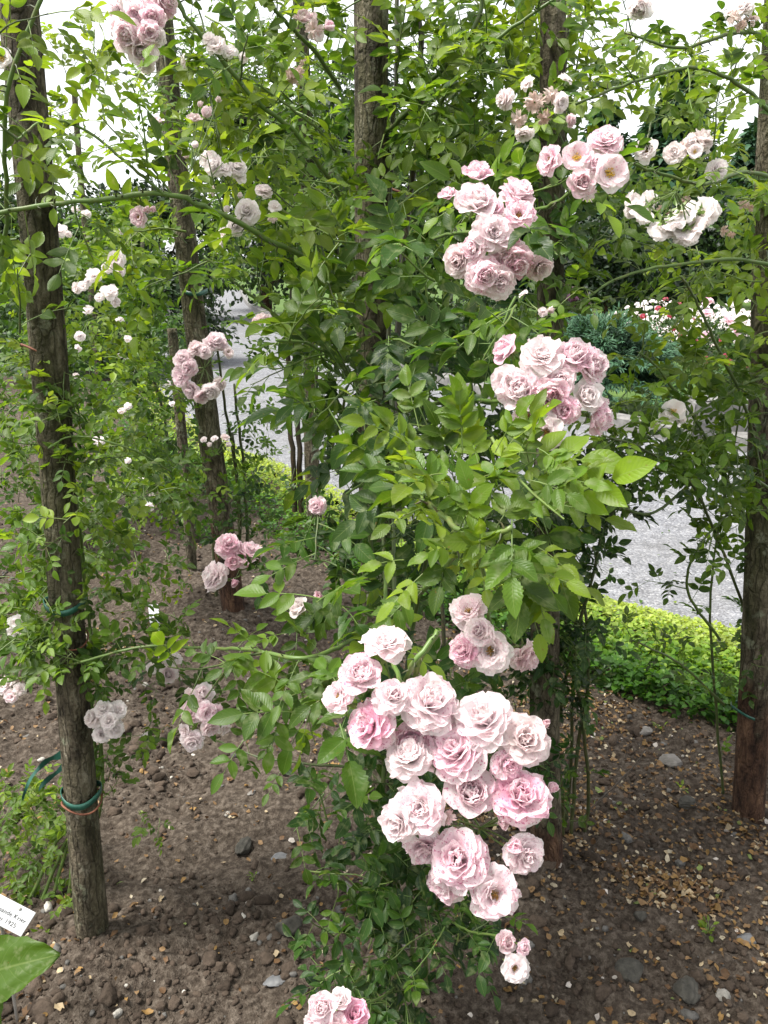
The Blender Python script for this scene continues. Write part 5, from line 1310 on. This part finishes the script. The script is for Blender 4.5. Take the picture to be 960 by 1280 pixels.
def bush(name, px, Y, rad, n, size, mat, age, label, cat, blooms=0, proto_mat=None, bsize=.07, bcol=(.03, 0, 0, 1), z0=.0, lobes=4, lod='l', zk=.9, group=None):
    c = onY(px, 400, Y); base = Vector((c.x, Y, -.12))
    root = empty(name, base, label, cat, group); L = Leaves(); T = Geo()
    r = np.random.default_rng(int(px + Y * 10))
    for i in range(lobes):
        o = np.array((r.uniform(-.5, .5) * rad[0], r.uniform(-.4, .4) * rad[1], rad[2] * r.uniform(.75, 1.15)))
        scatter_blob(L, np.array(base) + o, np.array(rad) * r.uniform(.6, .85), n // lobes, lod, size, age, seed=i + px)
        T.tube([base, base + Vector(o) * .5, base + Vector(o)], .012 + rad[2] * .02, .006, 5, (.5, .1, .5, 1))
    L.build('foliage', mat, root, base); T.build('stems', MAT_STEM, root, base)
    for i in range(blooms):
        d = r.normal(size=3); d[1] = -abs(d[1]); d[2] = abs(d[2]) * .8; d /= np.linalg.norm(d)
        p = base + Vector(d * np.array(rad) * 1.12 + (0, 0, rad[2] * .9))
        pr = random.choice(PROTO_LO); me = pr['mesh']
        if proto_mat: 
            if 'red' not in pr: pr['red'] = me.copy(); pr['red'].materials[0] = proto_mat
            me = pr['red']
        o = bpy.data.objects.new('rose_bloom', me); C.objects.link(o); o.parent = root; o.location = p - base
        o.rotation_mode = 'QUATERNION'; o.rotation_quaternion = (Vector(d) + Vector((0, -.3, .4))).normalized().to_track_quat('Z', 'Y')
        sc = bsize / 2 * r.uniform(.8, 1.2); o.scale = (sc, sc, sc); o.color = bcol
    return root
G2 = 'shrub roses in the bed beyond the path'
for i, (px, Y, lb) in enumerate(((905, 13.5, 'white flowering shrub rose nearest the red one beyond the path'), (960, 14.5, 'white flowering shrub rose half cut by the right frame edge'), (860, 15.5, 'white flowering shrub rose just behind the juniper'), (925, 17.5, 'white flowering shrub rose at the back of the far bed'), (820, 17.0, 'pale flowering shrub rose hidden behind the juniper top'))):
    bush('shrub_rose', px, Y, (.9, .7, .42), 2600, .07, MAT_TREE, (.1, .8), lb, 'rose', 98, None, .115, (.02, 0, 0, 1), group=G2)
bush('shrub_rose', 935, 10.3, (.42, .35, .42), 900, .06, MAT_TREE, (.1, .7), 'crimson flowering shrub rose at the right beyond the path', 'rose', 14, MAT_RED, .10, (.4, 0, 0, 1), group=G2)
bush('shrub_rose', 826, 12.6, (.5, .35, .55), 900, .06, MAT_TREE, (.1, .7), 'red flowering shrub rose right behind the juniper', 'rose', 16, MAT_RED, .09, (.2, 0, 0, 1), group=G2)
bush('shrub_rose', 885, 12.0, (.35, .3, .55), 700, .06, MAT_TREE, (.1, .7), 'shrub rose with a few mauve pink flowers before the white ones', 'rose', 6, None, .16, (.95, 0, 0, 1), group=G2)
bush('purple_shrub', 722, 13.5, (.42, .4, .75), 2200, .07, MAT_PURP, (.1, .9), 'purple leaved shrub left behind the juniper', 'shrub')
bush('low_shrub', 905, 8.4, (.75, .5, .42), 2600, .055, MAT_TREE, (.2, .9), 'low green shrub across the path under the crimson rose', 'shrub')
bush('low_shrub', 985, 8.0, (.7, .5, .55), 2600, .055, MAT_TREE, (.2, .9), 'green shrub across the path at the right frame edge', 'shrub')
bush('low_shrub', 640, 11.0, (.8, .6, .55), 2600, .06, MAT_TREE, (.1, .7), 'green shrub across the path left of the juniper', 'shrub')
bush('low_shrub', 560, 13.0, (1.2, .7, .7), 3500, .07, MAT_DARK, (.1, .9), 'dark shrub far behind the central post', 'shrub')
def stone_block():
    import bmesh
    c = onY(905, 515, 7.35)
    bm = bmesh.new(); bmesh.ops.create_cube(bm, size=1); bmesh.ops.scale(bm, vec=(.62, .3, .52), verts=bm.verts)
    bmesh.ops.bevel(bm, geom=list(bm.edges), offset=.03, segments=3, affect='EDGES')
    bmesh.ops.subdivide_edges(bm, edges=list(bm.edges), cuts=2, use_grid_fill=True)
    for v in bm.verts: v.co += Vector((random.uniform(-1, 1), random.uniform(-1, 1), random.uniform(-1, 1))) * .007
    me = bpy.data.meshes.new('stone_block'); bm.to_mesh(me); bm.free(); me.materials.append(MAT_STONE)
    o = link('stone_block', me, None, (c.x, 7.35, .14)); tag(o, 'grey stone block beyond the path, seen through the right rose leaves', 'stone')
stone_block()

# ------------------------------------------------------------------ trees behind
def tree(name, px, Y, h, rx, n, size, mat, age, label, conifer=False, trunk_h=1.2, lobes=10, seed=1, group='trees behind the garden'):
    c = onY(px, 320, Y); base = Vector((c.x, Y, -.16)); r = np.random.default_rng(seed)
    root = empty(name, base, label, 'tree', group); L = Leaves(); T = Geo()
    T.tube(smooth_pts([base - Vector((0, 0, .2)), base + Vector((.05, 0, h * .3)), base + Vector((-.04, 0, h * .6)), base + Vector((0, 0, h * .93))], 5), .035 * h ** .9, .02, 9, (.5, .05, .5, 1), .05)
    if conifer:
        nw = int(h * 4)
        for i in range(nw):
            t = (i + .5) / nw; z = trunk_h * .4 + (h - trunk_h * .4) * t; R = rx * (1 - t) ** .75 + .12
            for j in range(7):
                a = r.uniform(0, 6.283); ln = R * r.uniform(.7, 1.15); d = Vector((math.cos(a), math.sin(a), -.18))
                p0 = base + Vector((0, 0, z)); p1 = p0 + d * ln
                T.tube([p0, p1], .02, .006, 3, (.5, .05, .5, 1), cap=False)
                m = max(6, int(n / (nw * 7)))
                tt = r.random(m) ** .6; pos = np.array(p0) + (np.array(p1) - np.array(p0)) * tt[:, None] + r.normal(size=(m, 3)) * (.05 + .10 * R)
                L.bulk('l', pos, np.array(d) + r.normal(size=(m, 3)) * .6, r.normal(size=(m, 3)) * .4 + (0, 0, 1), r.uniform(size * .7, size * 1.3, m), r.random(m), np.clip(r.uniform(*age, m) * (.5 + .6 * tt), 0, 1))
    else:
        for i in range(lobes):
            t = (i + .5) / lobes; a = i * 2.4 + r.uniform(-.4, .4); rr = rx * .62 * math.sqrt(r.uniform(.1, 1))
            cz = trunk_h + (h - trunk_h) * r.uniform(.18, .9); k = 1 - .45 * max(0, (cz - trunk_h) / (h - trunk_h) - .4)
            o = Vector((math.cos(a) * rr * k, math.sin(a) * rr * k, cz))
            T.tube(smooth_pts([base + Vector((0, 0, min(cz * .5, h * .4))), base + o * .65 + Vector((0, 0, .1)), base + o], 4), .012 * h, .01, 5, (.5, .05, .5, 1))
            sr = rx * r.uniform(.32, .52)
            scatter_blob(L, np.array(base + o), (sr, sr, sr * r.uniform(.65, .95)), n // lobes, 'l', size, age, .3, .6, .3, seed + i)
    T.build('trunk', MAT_BARK, root, base); L.build('crown', mat, root, base)
tree('conifer', 830, 30, 7.4, 2.3, 9000, .34, MAT_JUN, (.0, .55), 'broad dark conifer against the white sky at the upper right', True, seed=3)
tree('conifer', 745, 34, 7.0, 1.9, 7000, .36, MAT_JUN, (.15, .85), 'lighter bluish conifer left of the broad dark one', True, seed=4)
tree('conifer', 650, 32, 6.0, 2.0, 7000, .36, MAT_JUN, (.0, .5), 'dark conifer behind the upper pink cluster', True, seed=5)
tree('conifer', 930, 36, 6.6, 2.1, 7000, .36, MAT_JUN, (.0, .5), 'dark conifer at the right edge of the garden', True, seed=6)
tree('broadleaf_tree', 880, 24, 3.2, 2.4, 7000, .17, MAT_DARK, (.0, .5), 'low dark tree mass above the white shrub roses', trunk_h=.3, seed=7)
tree('broadleaf_tree', 760, 23, 3.0, 2.2, 7000, .17, MAT_DARK, (.0, .6), 'low dark tree above the juniper', trunk_h=.3, seed=8)
tree('broadleaf_tree', 330, 26, 6.6, 2.8, 12000, .19, MAT_DARK, (.0, .6), 'dark dense tree seen between left post and central post', trunk_h=.6, lobes=14, seed=9)
tree('broadleaf_tree', 440, 24, 6.2, 2.5, 10000, .19, MAT_DARK, (.1, .8), 'dark tree directly behind the central post', trunk_h=.6, lobes=12, seed=10)
tree('broadleaf_tree', 560, 26, 6.0, 2.5, 9000, .19, MAT_TREE, (.0, .6), 'green tree behind the upper middle leaves', trunk_h=.6, lobes=12, seed=11)
tree('broadleaf_tree', 200, 22, 3.3, 2.0, 8000, .17, MAT_DARK, (.1, .9), 'low dark green tree under the white sky at the left', trunk_h=.4, seed=12)
tree('broadleaf_tree', 100, 19, 2.9, 2.2, 8000, .15, MAT_TREE, (.1, .9), 'low green tree behind the left row of roses', trunk_h=.3, seed=13)
tree('broadleaf_tree', -20, 18, 3.0, 2.2, 8000, .15, MAT_DARK, (.1, .8), 'green tree cut by the left frame edge', trunk_h=.3, seed=14)
tree('broadleaf_tree', 1020, 22, 4.6, 2.6, 8000, .17, MAT_TREE, (.0, .8), 'green tree cut by the right frame edge', trunk_h=.4, seed=15)
tree('broadleaf_tree', 70, 11.5, 2.0, 1.5, 7000, .10, MAT_TREE, (.1, .8), 'shrubby tree at the far end of the left row', trunk_h=.2, seed=16)
tree('broadleaf_tree', 180, 13, 2.2, 1.4, 7000, .10, MAT_DARK, (.1, .9), 'dark shrubby tree beside the path at the left', trunk_h=.2, seed=17)
